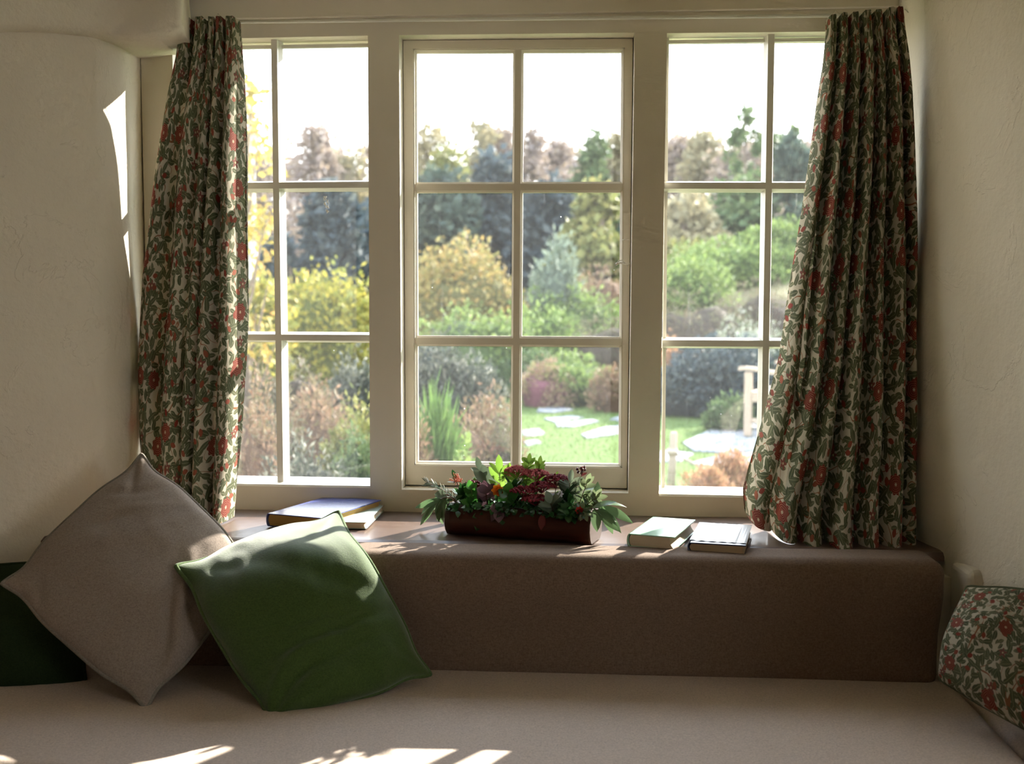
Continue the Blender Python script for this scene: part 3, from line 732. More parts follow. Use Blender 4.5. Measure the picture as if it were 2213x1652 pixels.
bl=[onZ(715,1128,zt),onZ(792,1129,zt),onZ(752,1090,zt)]
book(bl[0],bl[1],bl[2],.015,m_cloth('pale_green_paper',(.36,.45,.42),(.62,.62,.58)),pg2,'thin pale grey-green book just right of the dark blue one',board=.001)
zt=SILL+.030
bl=[onZ(1356,1155,zt),onZ(1458,1163,zt),onZ(1402,1118,zt)]
book(bl[0],bl[1],bl[2],.028,m_cloth('mint_cloth',(.30,.52,.37)),pg2,'thick pale mint green hardback with loosened pages right of the planter',fan=.008)
zt=SILL+.024
bl=[onZ(1487,1172,zt),onZ(1612,1179,zt),onZ(1512,1129,zt)]
book(bl[0],bl[1],bl[2],.020,m_cloth('navy_cloth',(.03,.035,.09)),pg3,'navy hardback in a torn white jacket beside the right curtain',jacket=m_flat('pale_jacket',(.70,.73,.76),.3,.5,b=.2))

# ------------------------------------------------------------------ planter
pf=onZ(966,1158,SILL); pr_=onZ(1272,1181,SILL); pb=onZ(1300,1165,SILL)
ux=(pr_-pf)[:2]; PLW=np.linalg.norm(ux); ux=ux/PLW; vy=np.array([-ux[1],ux[0]]); PD=.088
PH=.066
def pp(a,b,zz): return np.array([pf[0]+ux[0]*a+vy[0]*b,pf[1]+ux[1]*a+vy[1]*b,SILL+.002+zz])
def m_glaze():
    t=NT('brown_glaze'); v=t.coord('Object'); n=t.noise(t.mapping(v,(1,1,8)),12,4); col=t.mix(n,(.022,.006,.004),(.075,.018,.007)); return t.pbr(col,.42,.3)
M['glaze']=m_glaze()
prof=[(.010,0),(-.001,.012),(-.006,.028),(-.004,.046),(.006,.060),(.012,PH),(.018,PH),(.016,.058),(.012,.010),(PD-.012,.010),(PD-.016,.058),(PD-.018,PH),(PD-.012,PH),(PD-.006,.060),(PD+.004,.046),(PD+.006,.028),(PD+.001,.012),(PD-.010,0)]
mb=MB(); k=len(prof); na=16; P=[]
for i in range(na):
    a=PLW*i/(na-1)
    for b,zz in prof: P.append(pp(a,b,zz))
mb.grid(P,k,na,close=True)
planter=empty('planter',pp(PLW/2,PD/2,0))
tr_=mb.build('trough',M['glaze'],planter)
for p_ in tr_.data.polygons: p_.use_smooth=len(p_.vertices)==4
M['capm']=m_flat('dull_brown_end',(.075,.042,.03),.6,.25)
for a0,a1 in ((-.004,.008),(PLW-.008,PLW+.004)):
    op=[q for q in prof if q not in prof[6:12]]; mb=MB()
    vs=[pp(a0,b,zz) for b,zz in op]+[pp(a1,b,zz) for b,zz in op]; m=len(op)
    mb.add(vs,[tuple(range(m))[::-1],tuple(range(m,2*m))]+[(i,(i+1)%m,m+(i+1)%m,m+i) for i in range(m)])
    mb.build('end_cap',M['capm'],planter)
mb=MB();P=[]
for j in range(8):
    for i in range(30): P.append(pp(.008+(PLW-.016)*i/29,.014+(PD-.028)*j/7,.052+.003*math.sin(i*2.3+j*3.1)))
mb.grid(P,30,8); mb.build('soil',m_flat('moss_soil',(.05,.045,.02),.9,.1),planter)
tag(planter,'long dark reddish-brown glazed trough in the middle of the window board','planter')

# ---- sprigs in the planter
G={}
G['deep']=m_leafy('deep_green_leaf',[(.02,.07,.02),(.04,.13,.03)],.3,.35,.5)
G['lime']=m_leafy('lime_leaf',[(.16,.30,.04),(.28,.42,.07)],.5,.35,.4)
G['grey']=m_leafy('grey_green_leaf',[(.10,.14,.09),(.19,.23,.15)],.3,.4,.4)
G['gum']=m_leafy('long_gum_leaf',[(.09,.16,.07),(.15,.24,.11)],.35,.3,.5)
G['varieg']=m_leafy('cream_edged_leaf',[(.10,.15,.07),(.24,.28,.15)],.4,.3,.6)
G['rosemary']=m_leafy('rosemary_needle',[(.07,.11,.08),(.24,.29,.23)],.2,.4,.4)
G['coral']=m_leafy('coral_bud',[(.55,.16,.10),(.70,.30,.20)],.3)
G['sedum']=m_leafy('sedum_head',[(.16,.010,.022),(.32,.035,.06)],.15,.6)
G['pink']=m_leafy('pink_sedum',[(.55,.10,.13),(.70,.22,.22)],.3,.6)
G['purple']=m_leafy('purple_leaf',[(.10,.045,.06),(.22,.13,.15)],.25,.3,.6)
G['orange']=m_leafy('orange_leaf',[(.62,.10,.01),(.85,.34,.02)],.5)
G['red']=m_leafy('red_leaf',[(.35,.015,.012),(.55,.04,.02)],.4)
G['dkred']=m_leafy('dark_red_leaf',[(.12,.02,.02),(.20,.05,.04)],.3)
G['berry']=m_leafy('black_berry',[(.05,.008,.012),(.12,.015,.02)],.0,.2,.6)
G['white']=m_leafy('white_flower',[(.65,.66,.75),(.8,.8,.88)],.3)
G['ivy']=m_leafy('ivy_leaf',[(.03,.11,.02),(.07,.26,.03)],.45,.3,.5)
G['stem']=m_flat('green_stem',(.14,.17,.06),.6)
G['wood']=m_flat('brown_stem',(.16,.08,.05),.7)
G['pale']=m_flat('pale_stem',(.45,.40,.33),.6)
def tip(px,py,b):
    """point seen at px,py lying b metres behind the trough's front edge"""
    n=np.array([vy[0],vy[1],0]); o=pp(0,b,0); r=ray(px,py); t=((o-CAM)@n)/(r@n); return CAM+r*t
def root_at(px,b):
    p=tip(px,1120,b); a=(p-pp(0,0,0))[:2]@ux; a=min(max(a,.02),PLW-.02); bb=min(max(b,.022),PD-.022); return pp(a,bb,.046)
def curve3(a,b,lift=.02,n=8,side=(0,0,0)):
    a=np.array(a);b=np.array(b);m=(a+b)/2+np.array([0,0,lift])+np.array(side)
    return [(1-t)**2*a+2*t*(1-t)*m+t*t*b for t in np.linspace(0,1,n)]
GRP='cut stems arranged in the trough'
def sprig(name,label,cat,px,py,b,rootpx,leafm,stemm,L,W,nl,kind='alt',lift=.02,curl=.25,seed=1,start=.35,spread=.9,tipkind=None,tipm=None,rs=.0011,shape=1.0,droop=0,fold=.15,hl=None):
    rg=random.Random(seed); a=root_at(rootpx,b*.6+.3*PD*.5); e=tip(px,py,b); pts=curve3(a,e,lift,10); root=empty(name,a)
    L*=1.2;W*=1.2;nl=int(nl*1.35+.5) if kind!='needle' else nl
    mb=MB(); mb.tube(pts,[rs*(1.3-.7*i/9) for i in range(10)],6); mb.build('stem',stemm,root,smooth=True)
    if nl:
        lb=MB(); toC=CAM-e; toC/=np.linalg.norm(toC)
        for i in range(nl):
            t=start+(1-start)*(i+.5)/nl; f=t*9; i0=int(min(8,f)); p=pts[i0]+(pts[i0+1]-pts[i0])*(f-i0); d=pts[i0+1]-pts[i0]; d/=np.linalg.norm(d)
            if kind=='needle':
                ang=rg.random()*6.283; s1=np.cross(d,[0,0,1]);s1/=np.linalg.norm(s1)+1e-9; s2=np.cross(d,s1); out=s1*math.cos(ang)+s2*math.sin(ang)
                lb.leaf(p,d*.55+out*.9,out,L*rg.uniform(.8,1.2),W,.25,.0,3)
            elif kind=='pair' or kind=='alt':
                s1=np.cross(d,toC); s1/=np.linalg.norm(s1)+1e-9
                for sg in ((1,-1) if kind=='pair' else ((1,) if i%2 else (-1,))):
                    out=s1*sg+np.array([rg.uniform(-.4,.4),rg.uniform(-.4,.4),rg.uniform(-.3,.4)])+np.array([0,0,-droop])
                    nn=toC*rg.uniform(.3,1)+np.array([rg.uniform(-.5,.5),rg.uniform(-.5,.5),rg.uniform(.2,1.0)])
                    lb.leaf(p,d*(1-spread*.5)+out*spread,nn,L*rg.uniform(.75,1.15),W*rg.uniform(.8,1.15),curl*rg.uniform(.3,1.4),fold,6,shape)
        if kind!='needle': # terminal leaf
            d=pts[-1]-pts[-2]; lb.leaf(pts[-1],d,toC+np.array([0,0,.6]),L,W,curl*.5,fold,6,shape)
        lb.build('leaves',leafm,root,smooth=True)
    if tipkind:
        hb=MB(); e=pts[-1]
        if tipkind=='umbel':
            for i in range(170):
                r_=.024*math.sqrt(rg.random()); an=rg.random()*6.283; q=e+np.array([r_*math.cos(an)*1.25,r_*math.sin(an)*.8,.008-(r_/.024)**2*.010+rg.uniform(-.001,.001)])
                hb.sphere(q,rg.uniform(.0022,.0034),5,4)
                if i%8==0: hb.tube([e+np.array([0,0,-.016]),q],.0006,4,False)
        elif tipkind=='spray':
            for i in range(34):
                d=np.array([rg.gauss(0,1),rg.gauss(0,1),rg.gauss(.3,.8)]); d/=np.linalg.norm(d); q=e+d*rg.uniform(.008,.016); hb.tube([e-np.array([0,0,.006]),q],.0006,4,False); hb.sphere(q,rg.uniform(.0012,.0020),5,4)
        elif tipkind=='berries':
            for i in range(7):
                d=np.array([rg.uniform(-1,1),rg.uniform(-.6,.6),rg.uniform(0,1.3)]); q=e+d*.010; hb.tube([e-np.array([0,0,.004]),q],.0006,4,False); hb.sphere(q,.0030,6,5,(1,1,1.2))
        elif tipkind=='star':
            toC=CAM-e; toC/=np.linalg.norm(toC); s1=np.cross(toC,[0,0,1]);s1/=np.linalg.norm(s1);s2=np.cross(s1,toC)
            for i in range(6):
                an=6.283*i/6; hb.leaf(e,s1*math.cos(an)+s2*math.sin(an)+toC*.25,toC,.008,.0045,.1,.1,4)
        elif tipkind=='bloom':
            toC=CAM-e; toC/=np.linalg.norm(toC); s1=np.cross(toC,[0,0,1]);s1/=np.linalg.norm(s1);s2=np.cross(s1,toC)
            for i in range(7):
                an=6.283*i/7; hb.leaf(e-toC*.003,s1*math.cos(an)+s2*math.sin(an)+toC*.5,toC,hl or .016,(hl or .016)*.8,-.2,.2,5,.8)
        hb.build('flower_head' if tipkind!='berries' else 'berries',tipm,root,smooth=True)
    tag(root,label,cat,GRP); return root
S=sprig
S('gum_sprig','drooping grey-green sprig with long narrow leaves hanging off the left end of the trough','sprig',940,1092,.02,1000,G['gum'],G['wood'],.055,.013,7,'alt',.05,.35,11,.45,.9,droop=1.2,shape=.9)
S('gum_sprig','long-leaved sprig whose lowest leaf touches the board left of the trough','sprig',948,1075,.035,990,G['gum'],G['wood'],.060,.010,4,'alt',.04,.45,23,.6,.9,droop=1.4)
S('rosemary_sprig','needled blue-green rosemary sprig poking out at upper left of the trough','sprig',921,1043,.045,1010,G['rosemary'],G['wood'],.013,.0024,80,'needle',.02,.2,5,.25)
S('rosemary_sprig','short dark rosemary sprig low at the left end of the trough','sprig',975,1098,.015,1010,G['rosemary'],G['wood'],.011,.0022,50,'needle',.02,.2,6,.2)
S('eucalyptus_sprig','stem with a single round blue-grey leaf below the rosemary','sprig',962,1070,.03,1000,G['grey'],G['wood'],.022,.020,1,'alt',.02,.1,9,.8,.6,shape=.8)
S('coral_flower','loose spray of coral buds at the upper left of the arrangement','flower',985,1036,.04,1010,G['deep'],G['wood'],.02,.008,2,'alt',.0,.3,2,.4,tipkind='spray',tipm=G['coral'])
S('coral_flower','loose spray of coral buds at the top centre of the arrangement','flower',1100,1022,.06,1095,G['lime'],G['stem'],.02,.008,2,'alt',.0,.3,3,.4,tipkind='spray',tipm=G['coral'])
S('sage_sprig','pale stem with silvery oval leaves rising near the casement foot','sprig',1038,1018,.06,1060,G['grey'],G['pale'],.028,.012,4,'alt',.0,.15,14,.45,.7)
S('sage_sprig','stem with one large round grey leaf at centre left','sprig',1052,1042,.05,1068,G['grey'],G['pale'],.034,.020,2,'alt',.0,.12,17,.6,.6)
S('lime_sprig','bright lime green broad-leaved sprig at centre left','sprig',1080,1022,.05,1085,G['lime'],G['stem'],.034,.014,4,'alt',.0,.15,18,.5,.5)
S('lime_sprig','lime green sprig with narrow arching leaves in the middle','sprig',1118,1034,.05,1110,G['lime'],G['stem'],.026,.008,8,'pair',.0,.4,19,.35,.8)
S('lime_sprig','tallest green sprig, standing against the lowest centre pane','sprig',1143,1000,.06,1130,G['lime'],G['stem'],.018,.0085,8,'pair',.0,.2,20,.5,.6)
S('lime_sprig','second tall green sprig just right of the tallest','sprig',1166,1008,.06,1155,G['lime'],G['stem'],.020,.0085,6,'pair',.0,.2,21,.5,.5)
S('sedum_stem','pink flat flower head against the sash rail','flower',1120,1016,.06,1110,None,G['stem'],0,0,0,tipkind='umbel',tipm=G['pink'],seed=31,lift=0)
S('sedum_stem','pink flat flower head right of the tallest sprig','flower',1158,1024,.05,1150,None,G['stem'],0,0,0,tipkind='umbel',tipm=G['pink'],seed=32,lift=0)
S('sedum_stem','broad crimson flower head at the upper right, with green stalks below','flower',1203,1035,.05,1195,G['lime'],G['stem'],.014,.006,3,tipkind='umbel',tipm=G['sedum'],seed=33,lift=0)
S('sedum_stem','dark crimson flower head in the very centre of the arrangement','flower',1172,1050,.03,1165,G['deep'],G['stem'],.014,.006,3,tipkind='umbel',tipm=G['sedum'],seed=34,lift=0)
S('sedum_stem','low dark crimson flower head left of the centre one','flower',1132,1060,.02,1135,G['deep'],G['stem'],.014,.006,3,tipkind='umbel',tipm=G['sedum'],seed=35,lift=0)
S('sedum_stem','lowest dark crimson flower head, over the front rim of the trough','flower',1158,1078,.012,1155,G['deep'],G['stem'],.014,.006,3,tipkind='umbel',tipm=G['sedum'],seed=36,lift=0)
S('sedum_stem','small crimson flower head half hidden among leaves at centre left','flower',1028,1048,.05,1040,G['lime'],G['stem'],.014,.006,3,tipkind='umbel',tipm=G['sedum'],seed=37,lift=0)
S('ivy_sprig','glossy bright green ivy leaves left of the purple leaf','sprig',1018,1058,.02,1030,G['ivy'],G['stem'],.018,.016,6,'alt',.0,.2,41,.3,.7,shape=.75)
S('ivy_sprig','trailing ivy with one sunlit leaf above the front rim','sprig',1012,1088,.008,1030,G['ivy'],G['stem'],.016,.014,7,'alt',.01,.2,42,.2,.8,shape=.75)
S('ivy_sprig','dark ivy hanging over the front rim at the left','sprig',990,1122,.002,1010,G['deep'],G['stem'],.018,.014,9,'alt',.03,.2,43,.1,.9,shape=.75)
S('ivy_sprig','dark ivy hanging over the front rim near the middle left','sprig',1035,1128,.000,1050,G['deep'],G['stem'],.018,.014,8,'alt',.03,.2,44,.1,.9,shape=.75)
S('ivy_sprig','broad dark green leaves right beside the orange flower','sprig',1098,1066,.015,1090,G['ivy'],G['stem'],.022,.020,6,'alt',.0,.2,45,.2,.7,shape=.75)
S('ivy_sprig','dark leaves over the rim below the orange flower','sprig',1085,1112,.000,1080,G['deep'],G['stem'],.020,.018,8,'alt',.03,.2,46,.1,.9,shape=.75)
S('purple_leaf','glossy purple-brown leaf cluster left of the orange flower','leaf',1050,1068,.012,1055,G['purple'],G['dkred'],.026,.024,4,'alt',.0,.3,47,.5,.6,shape=.75)
S('purple_leaf','purple leaf hanging over the rim under the ivy','leaf',1078,1105,.0,1075,G['purple'],G['dkred'],.024,.020,3,'alt',.02,.4,48,.5,.7,shape=.75)
S('orange_flower','orange and yellow cupped flower facing the room','flower',1075,1060,.012,1075,None,G['stem'],0,0,0,tipkind='bloom',tipm=G['orange'],seed=49,lift=0)
S('white_flower','small lilac-white star flower, the upper of two','flower',1211,1068,.015,1205,None,G['stem'],0,0,0,tipkind='star',tipm=G['white'],seed=50,lift=0)
S('white_flower','small lilac-white star flower, the lower of two','flower',1194,1072,.015,1195,None,G['stem'],0,0,0,tipkind='star',tipm=G['white'],seed=51,lift=0)
S('berry_stem','thin stem with dark red berries above the right side','sprig',1257,1022,.05,1245,G['dkred'],G['wood'],.012,.006,3,'alt',.0,.2,52,.4,tipkind='berries',tipm=G['berry'])
S('pittosporum_sprig','cream-edged oval leaves at the upper right end','sprig',1268,1045,.04,1240,G['varieg'],G['wood'],.020,.010,6,'pair',.0,.2,53,.4,.7)
S('pittosporum_sprig','cream-edged leaves catching sun beyond the right end','sprig',1290,1078,.03,1250,G['varieg'],G['wood'],.021,.011,6,'pair',.02,.2,54,.4,.7)
S('pittosporum_sprig','cream-edged leaves hanging in front of the right end','sprig',1262,1108,.0,1245,G['varieg'],G['wood'],.019,.009,6,'pair',.03,.2,55,.3,.8,droop=.4)
S('pittosporum_sprig','grey-green leaves below the crimson heads','sprig',1190,1088,.005,1200,G['grey'],G['wood'],.026,.015,6,'pair',.0,.2,56,.2,.8)
S('pittosporum_sprig','dark oval leaves along the right part of the front rim','sprig',1228,1108,.002,1225,G['deep'],G['wood'],.024,.014,8,'pair',.02,.2,57,.1,.8)
S('pittosporum_sprig','leafy grey-green sprig arching at the upper right','sprig',1232,1044,.04,1222,G['grey'],G['wood'],.026,.011,6,'pair',.0,.25,58,.4,.7)
S('laurel_sprig','large glossy pointed leaves reaching right towards the mint book','sprig',1305,1095,.03,1255,G['gum'],G['wood'],.060,.017,3,'alt',.03,.35,59,.55,.7,droop=.5,shape=.9)
S('laurel_sprig','broad pointed leaf drooping over the right end of the trough','sprig',1292,1105,.012,1255,G['gum'],G['wood'],.052,.018,2,'alt',.03,.3,61,.6,.6,droop=.6,shape=.9)
S('red_flower','small bright red flower low at the right','flower',1252,1104,.0,1245,None,G['stem'],0,0,0,tipkind='bloom',tipm=G['red'],seed=62,lift=0,hl=.011)
S('red_leaf','narrow dark red leaf hanging down the front of the trough','leaf',1172,1112,-.004,1172,G['dkred'],G['dkred'],.030,.013,1,'alt',.03,.1,63,.9,.3,droop=1.8)
S('moss_sprig','tangle of fine green shoots filling the middle of the trough','sprig',1110,1050,.04,1110,G['deep'],G['stem'],.026,.010,60,'needle',.0,.2,64,.0)
S('moss_sprig','tangle of fine green shoots filling the left of the trough','sprig',1000,1065,.04,1020,G['deep'],G['stem'],.026,.010,60,'needle',.0,.2,65,.0)
S('moss_sprig','tangle of fine green shoots filling the right of the trough','sprig',1225,1062,.04,1225,G['deep'],G['stem'],.026,.010,60,'needle',.0,.2,66,.0)

# loose small greenery packed between the stems
lb=MB(); rg=random.Random(77)
for i in range(620):
    a=rg.uniform(.004,PLW-.004); b=rg.uniform(-.004,PD+.004); edge=min(b,PD-b); zz=PH-.012+rg.uniform(0,.030)*(1 if edge>.012 else .5)
    out=np.array([vy[0],vy[1],0])*(-1 if b<PD/2 else 1)*(1.2 if edge<.014 else .3)+np.array([ux[0],ux[1],0])*rg.uniform(-.9,.9)+np.array([0,0,rg.uniform(-.5,.9)])
    lb.leaf(pp(a,b,zz),out,(rg.uniform(-.5,.5),-1,rg.uniform(.2,1)),rg.uniform(.010,.022),rg.uniform(.006,.013),.3,.15,3,.8)
o=lb.build('leafy_filler',G['deep'],smooth=True); tag(o,'small dark green leaves packed along the rim of the trough','foliage',kind='stuff')

# ------------------------------------------------------------------ garden
def sstep(a,b,x):
    t=min(1,max(0,(x-a)/(b-a))); return t*t*(3-2*t)
def gz(x,y):
    t=sstep(10.8,24,y); xx=min(10,max(-7,x))
    h=-.13+t*(1.25+.21*xx)+.10*noise.noise(Vector((x*.25,y*.25,3)))*sstep(9,14,y)
    # heather bank at the left
    h+=.25*sstep(-1.2,-3.0,x)*sstep(4,6,y)
    h+=0
    return h
class Cloud:
    """many small blades gathered with numpy"""
    def __init__(s): s.V=[];s.n=0
    def quads(s,c,d,nrm,L,W):
        d=d/np.linalg.norm(d,axis=1,keepdims=True); sd=np.cross(d,nrm); sd/=np.linalg.norm(sd,axis=1,keepdims=True)+1e-9
        L=np.asarray(L)[:,None];W=np.asarray(W)[:,None]
        q=np.stack([c,c+d*L*.45+sd*W*.5,c+d*L,c+d*L*.45-sd*W*.5],1); s.V.append(q.reshape(-1,3)); s.n+=len(c)
    def build(s,name,mat,parent):
        V=np.concatenate(s.V); w=np.array(world_loc(parent)); me=bpy.data.meshes.new(name); n=len(V)//4
        me.vertices.add(len(V)); me.vertices.foreach_set('co',(V-w).astype(np.float32).ravel()); me.loops.add(len(V)); me.loops.foreach_set('vertex_index',np.arange(len(V),dtype=np.int32))
        me.polygons.add(n); me.polygons.foreach_set('loop_start',np.arange(n,dtype=np.int32)*4); me.polygons.foreach_set('loop_total',np.full(n,4,np.int32)); me.update(calc_edges=True)
        me.materials.append(mat); o=bpy.data.objects.new(name,me); COL.objects.link(o); o.parent=parent; WL[o.name]=tuple(w); return o
def lump(mb,c,r,seed,nu=14,nv=10,amp=.25):
    vs=[];fs=[]
    for j in range(nv+1):
        th=math.pi*j/nv
        for i in range(nu):
            ph=2*math.pi*i/nu; d=Vector((math.sin(th)*math.cos(ph),math.sin(th)*math.sin(ph),math.cos(th)))
            k=1+amp*noise.noise(d*1.7+Vector((seed,0,0))); vs.append((c[0]+r[0]*d.x*k,c[1]+r[1]*d.y*k,c[2]+r[2]*d.z*k))
    for j in range(nv):
        for i in range(nu): fs.append((j*nu+i,(j+1)*nu+i,(j+1)*nu+(i+1)%nu,j*nu+(i+1)%nu))
    mb.add(vs,fs)
LM={}
def LMAT(key,cols,transl=.4):
    if key not in LM: LM[key]=m_leafy('foliage_'+key,[tuple(x*.86 for x in c) for c in cols],.33,.6,.2)
    return LM[key]
PAL={  # dark, navy and brownt are lifted so the leaf colour carries distance haze
 'gold':[(.16,.18,.04),(.28,.27,.05),(.42,.34,.05),(.22,.25,.06)],
 'amber':[(.20,.19,.07),(.30,.24,.08),(.36,.23,.08),(.19,.21,.08)],
 'bright':[(.09,.14,.04),(.17,.24,.065),(.25,.32,.10),(.12,.19,.055)],
 'mid':[(.06,.10,.04),(.10,.15,.06),(.15,.19,.08)],
 'dark':[(.045,.07,.055),(.07,.10,.075),(.10,.125,.085)],
 'navy':[(.04,.06,.07),(.06,.08,.085),(.085,.10,.09)],
 'heath':[(.12,.095,.07),(.18,.145,.10),(.11,.125,.06),(.15,.15,.08)],
 'rust':[(.22,.135,.085),(.28,.18,.115),(.15,.145,.07),(.20,.11,.07)],
 'pinkg':[(.32,.13,.16),(.24,.28,.09),(.38,.24,.16),(.16,.22,.07)],
 'greyg':[(.16,.20,.15),(.22,.27,.20),(.12,.16,.11)],
 'silver':[(.07,.08,.06),(.26,.26,.21),(.045,.06,.045),(.06,.07,.05),(.05,.06,.045)],
 'white':[(.30,.33,.26),(.60,.62,.55),(.12,.16,.08),(.09,.13,.07)],
 'olive':[(.13,.15,.05),(.20,.21,.07),(.27,.24,.08)],
 'brownt':[(.26,.21,.19),(.31,.24,.19),(.34,.27,.18),(.23,.21,.22)],
 'goldt':[(.24,.23,.14),(.34,.28,.15),(.28,.26,.17)],
 'orange':[(.42,.21,.11),(.48,.27,.16),(.34,.20,.11),(.26,.20,.10)],
 'yellowt':[(.34,.27,.06),(.42,.30,.06),(.28,.27,.08),(.42,.23,.06)],
 'grass':[(.07,.14,.035),(.14,.23,.065),(.10,.17,.04)],
}
def mk_core(pal):  # leaf colour darkened to paint the shade inside the bush
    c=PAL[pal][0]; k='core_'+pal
    if k not in LM: LM[k]=m_flat('shade_core_'+pal,tuple(x*.38+.004 for x in c),.9,.1,scale=8)
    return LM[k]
def place(px,top,dist):
    """ground position straight out along the sight line at distance dist, and the height of the top"""
    r=ray(px,top); t=dist/math.hypot(r[0],r[1]); p=CAM+r*t; return p
def bush(name,label,cat,px,top,dist,wpx,pal,n=1500,leaf=.05,dep=.8,up=.0,aspect=.45,lobes=16,group=None,seed=None,hz=None,core=True,flat=1.0):
    seed=seed if seed is not None else int(px*7+top*3); rg=np.random.default_rng(seed); n=int(n*1.25); lobes=int(lobes*1.6); leaf*=.9
    p=place(px,top,dist); x,y,zt_=p; zg=min(gz(x,y),zt_-.12); h=zt_-zg; w=wpx*dist/F_/2; d=w*dep
    root=empty(name,(x,y,zg)); cl=Cloud()
    # lobes over a dome
    C=[];RR=[]
    for i in range(lobes):
        an=rg.uniform(0,6.283); el=math.asin(rg.uniform(.02,1)); k=rg.uniform(.55,.9)
        C.append((x+w*k*math.cos(an)*math.cos(el),y+d*k*math.sin(an)*math.cos(el),zg+h*.92*k*math.sin(el)**.8)); RR.append(rg.uniform(.26,.42))
    C.append((x,y,zg+h*.62)); RR.append(.5)
    C=np.array(C);RR=np.array(RR)
    if core:
        mb=MB(); lump(mb,(x,y,zg+h*.27),(w*.72,d*.72,h*.50),seed,amp=.5); mb.build('shade_core',mk_core(pal),root,smooth=True)
    which=rg.integers(0,len(C),n); dr=rg.normal(size=(n,3)); dr[:,2]=np.abs(dr[:,2])*1.0-.25; dr/=np.linalg.norm(dr,axis=1,keepdims=True)
    rad=rg.uniform(.75,1.08,n)[:,None]; sc=np.stack([w*RR,np.maximum(d,w*.5)*RR,h*RR*1.05*flat],1)[which]
    c=C[which]+dr*sc*rad; c[:,2]=np.clip(c[:,2],zg,None)
    d_=dr*.6+rg.normal(size=(n,3))*.55; d_[:,2]+=up+.15; nn=rg.normal(size=(n,3))*.6+dr
    L=leaf*rg.uniform(.6,1.4,n)
    cl.quads(c,d_,nn,L,L*aspect)
    cl.build('foliage',LMAT(pal,PAL[pal]),root)
    tag(root,label,cat,group); return root
def tree(name,label,px,top,dist,wpx,pal,n=2600,leaf=.3,trunk=.16,crown0=.12,group=None,seed=None,lobes=22,aspect=.6,dens=1.0,lean=0,bark='bark',bright=None,narrow=1.0,cat='tree'):
    seed=seed if seed is not None else int(px*5+top); rg=np.random.default_rng(seed)
    p=place(px,top,dist); x,y,zt_=p; zg=gz(x,y)-.1; h=zt_-zg; w=wpx*dist/F_/2
    root=empty(name,(x,y,zg)); mb=MB(); pts=[(x+lean*h*t*t,y,zg+h*t) for t in np.linspace(0,.9,8)]; mb.tube(pts,[trunk*(1-.85*t) for t in np.linspace(0,1,8)],8)
    mb.build('trunk',M[bark],root,smooth=True)
    C=[];RR=[];bm_=MB()
    for i in range(lobes):
        t=rg.uniform(crown0,1); an=rg.uniform(0,6.283); prof=math.sin(math.pi*min(1,(t-crown0)/(1-crown0)*.66+.30))**.8*narrow
        k=math.sqrt(rg.uniform(.15,1))*.72; c=(x+lean*h*t*t+w*prof*k*math.cos(an),y+w*prof*k*math.sin(an),zg+h*(crown0+(t-crown0)*.93)); C.append(c); RR.append(rg.uniform(.16,.36))
        if i%2==0:
            b0=np.array([x+lean*h*t*t*.5,y,zg+h*max(.1,t-.22)]); m=(b0+np.array(c))/2+np.array([0,0,-.04*h]); bm_.tube([b0,m,c],[trunk*.35,trunk*.2,trunk*.06],5,False)
    bm_.build('branches',M[bark],root,smooth=True)
    C=np.array(C);RR=np.array(RR)
    which=rg.integers(0,len(C),n); dr=rg.normal(size=(n,3)); dr/=np.linalg.norm(dr,axis=1,keepdims=True)
    rad=rg.uniform(.35,1.1,n)[:,None]; rr=(w*RR)[which][:,None]*np.array([[1,1,1.15]])
    c=C[which]+dr*rr*rad; d_=dr*.4+rg.normal(size=(n,3))*.7; nn=rg.normal(size=(n,3))*.7+dr; L=leaf*rg.uniform(.6,1.4,n)
    cl=Cloud(); cl.quads(c,d_,nn,L,L*aspect); cl.build('foliage',LMAT(pal,PAL[pal]),root)
    tag(root,label,cat,group); return root
M['bark']=m_flat('grey_brown_bark',(.16,.13,.10),.9,.1,scale=6)
M['palebark']=m_flat('pale_birch_bark',(.55,.54,.50),.8,.1,scale=6)
# terrain
def m_ground():
    t=NT('lawn_and_heath'); v=t.coord('Object'); s=t.n('ShaderNodeSeparateXYZ'); t.link(v,s.inputs[0])
    n1=t.noise(v,1.1,4); n2=t.noise(v,16,4,.65); n3=t.noise(v,60,3,.7)
    g=t.mix(n2,(.07,.115,.03),(.12,.175,.055)); g=t.mix(t.math('MULTIPLY',n1,.6),g,(.11,.155,.05)); 
    hth=t.mix(n2,(.10,.12,.05),(.22,.17,.11))
    # lawn fills the near right; heath starts where the bank rises
    edge=t.math('ADD',t.math('MULTIPLY',s.outputs[1],1.0),t.math('MULTIPLY',n1,3.0))
    f1=t.math('GREATER_THAN',edge,14.6)
    lf=t.math('LESS_THAN',t.math('ADD',t.math('ADD',s.outputs[0],t.math('MULTIPLY',n1,.6)),t.math('MULTIPLY',t.math('SUBTRACT',s.outputs[1],7.0),.10)),-.75)
    col=t.mix(t.math('MAXIMUM',f1,lf),g,hth)
    h=t.math('ADD',n2,t.math('MULTIPLY',n3,.6))
    return t.pbr(col,.95,.1,t.bump(h,.8,.05))
mb=MB();P=[];nx,ny=90,110
for j in range(ny):
    yy=.32+ (95)*(j/(ny-1))**1.9
    for i in range(nx):
        xx=(-1+2*i/(nx-1)); xx=(xx*abs(xx)**.5)*(9+yy*1.0); P.append((xx,yy,gz(xx,yy)))
mb.grid(P,nx,ny); gr=mb.build('ground',m_ground(),smooth=True,origin=(0,0,0)); tag(gr,kind='structure')
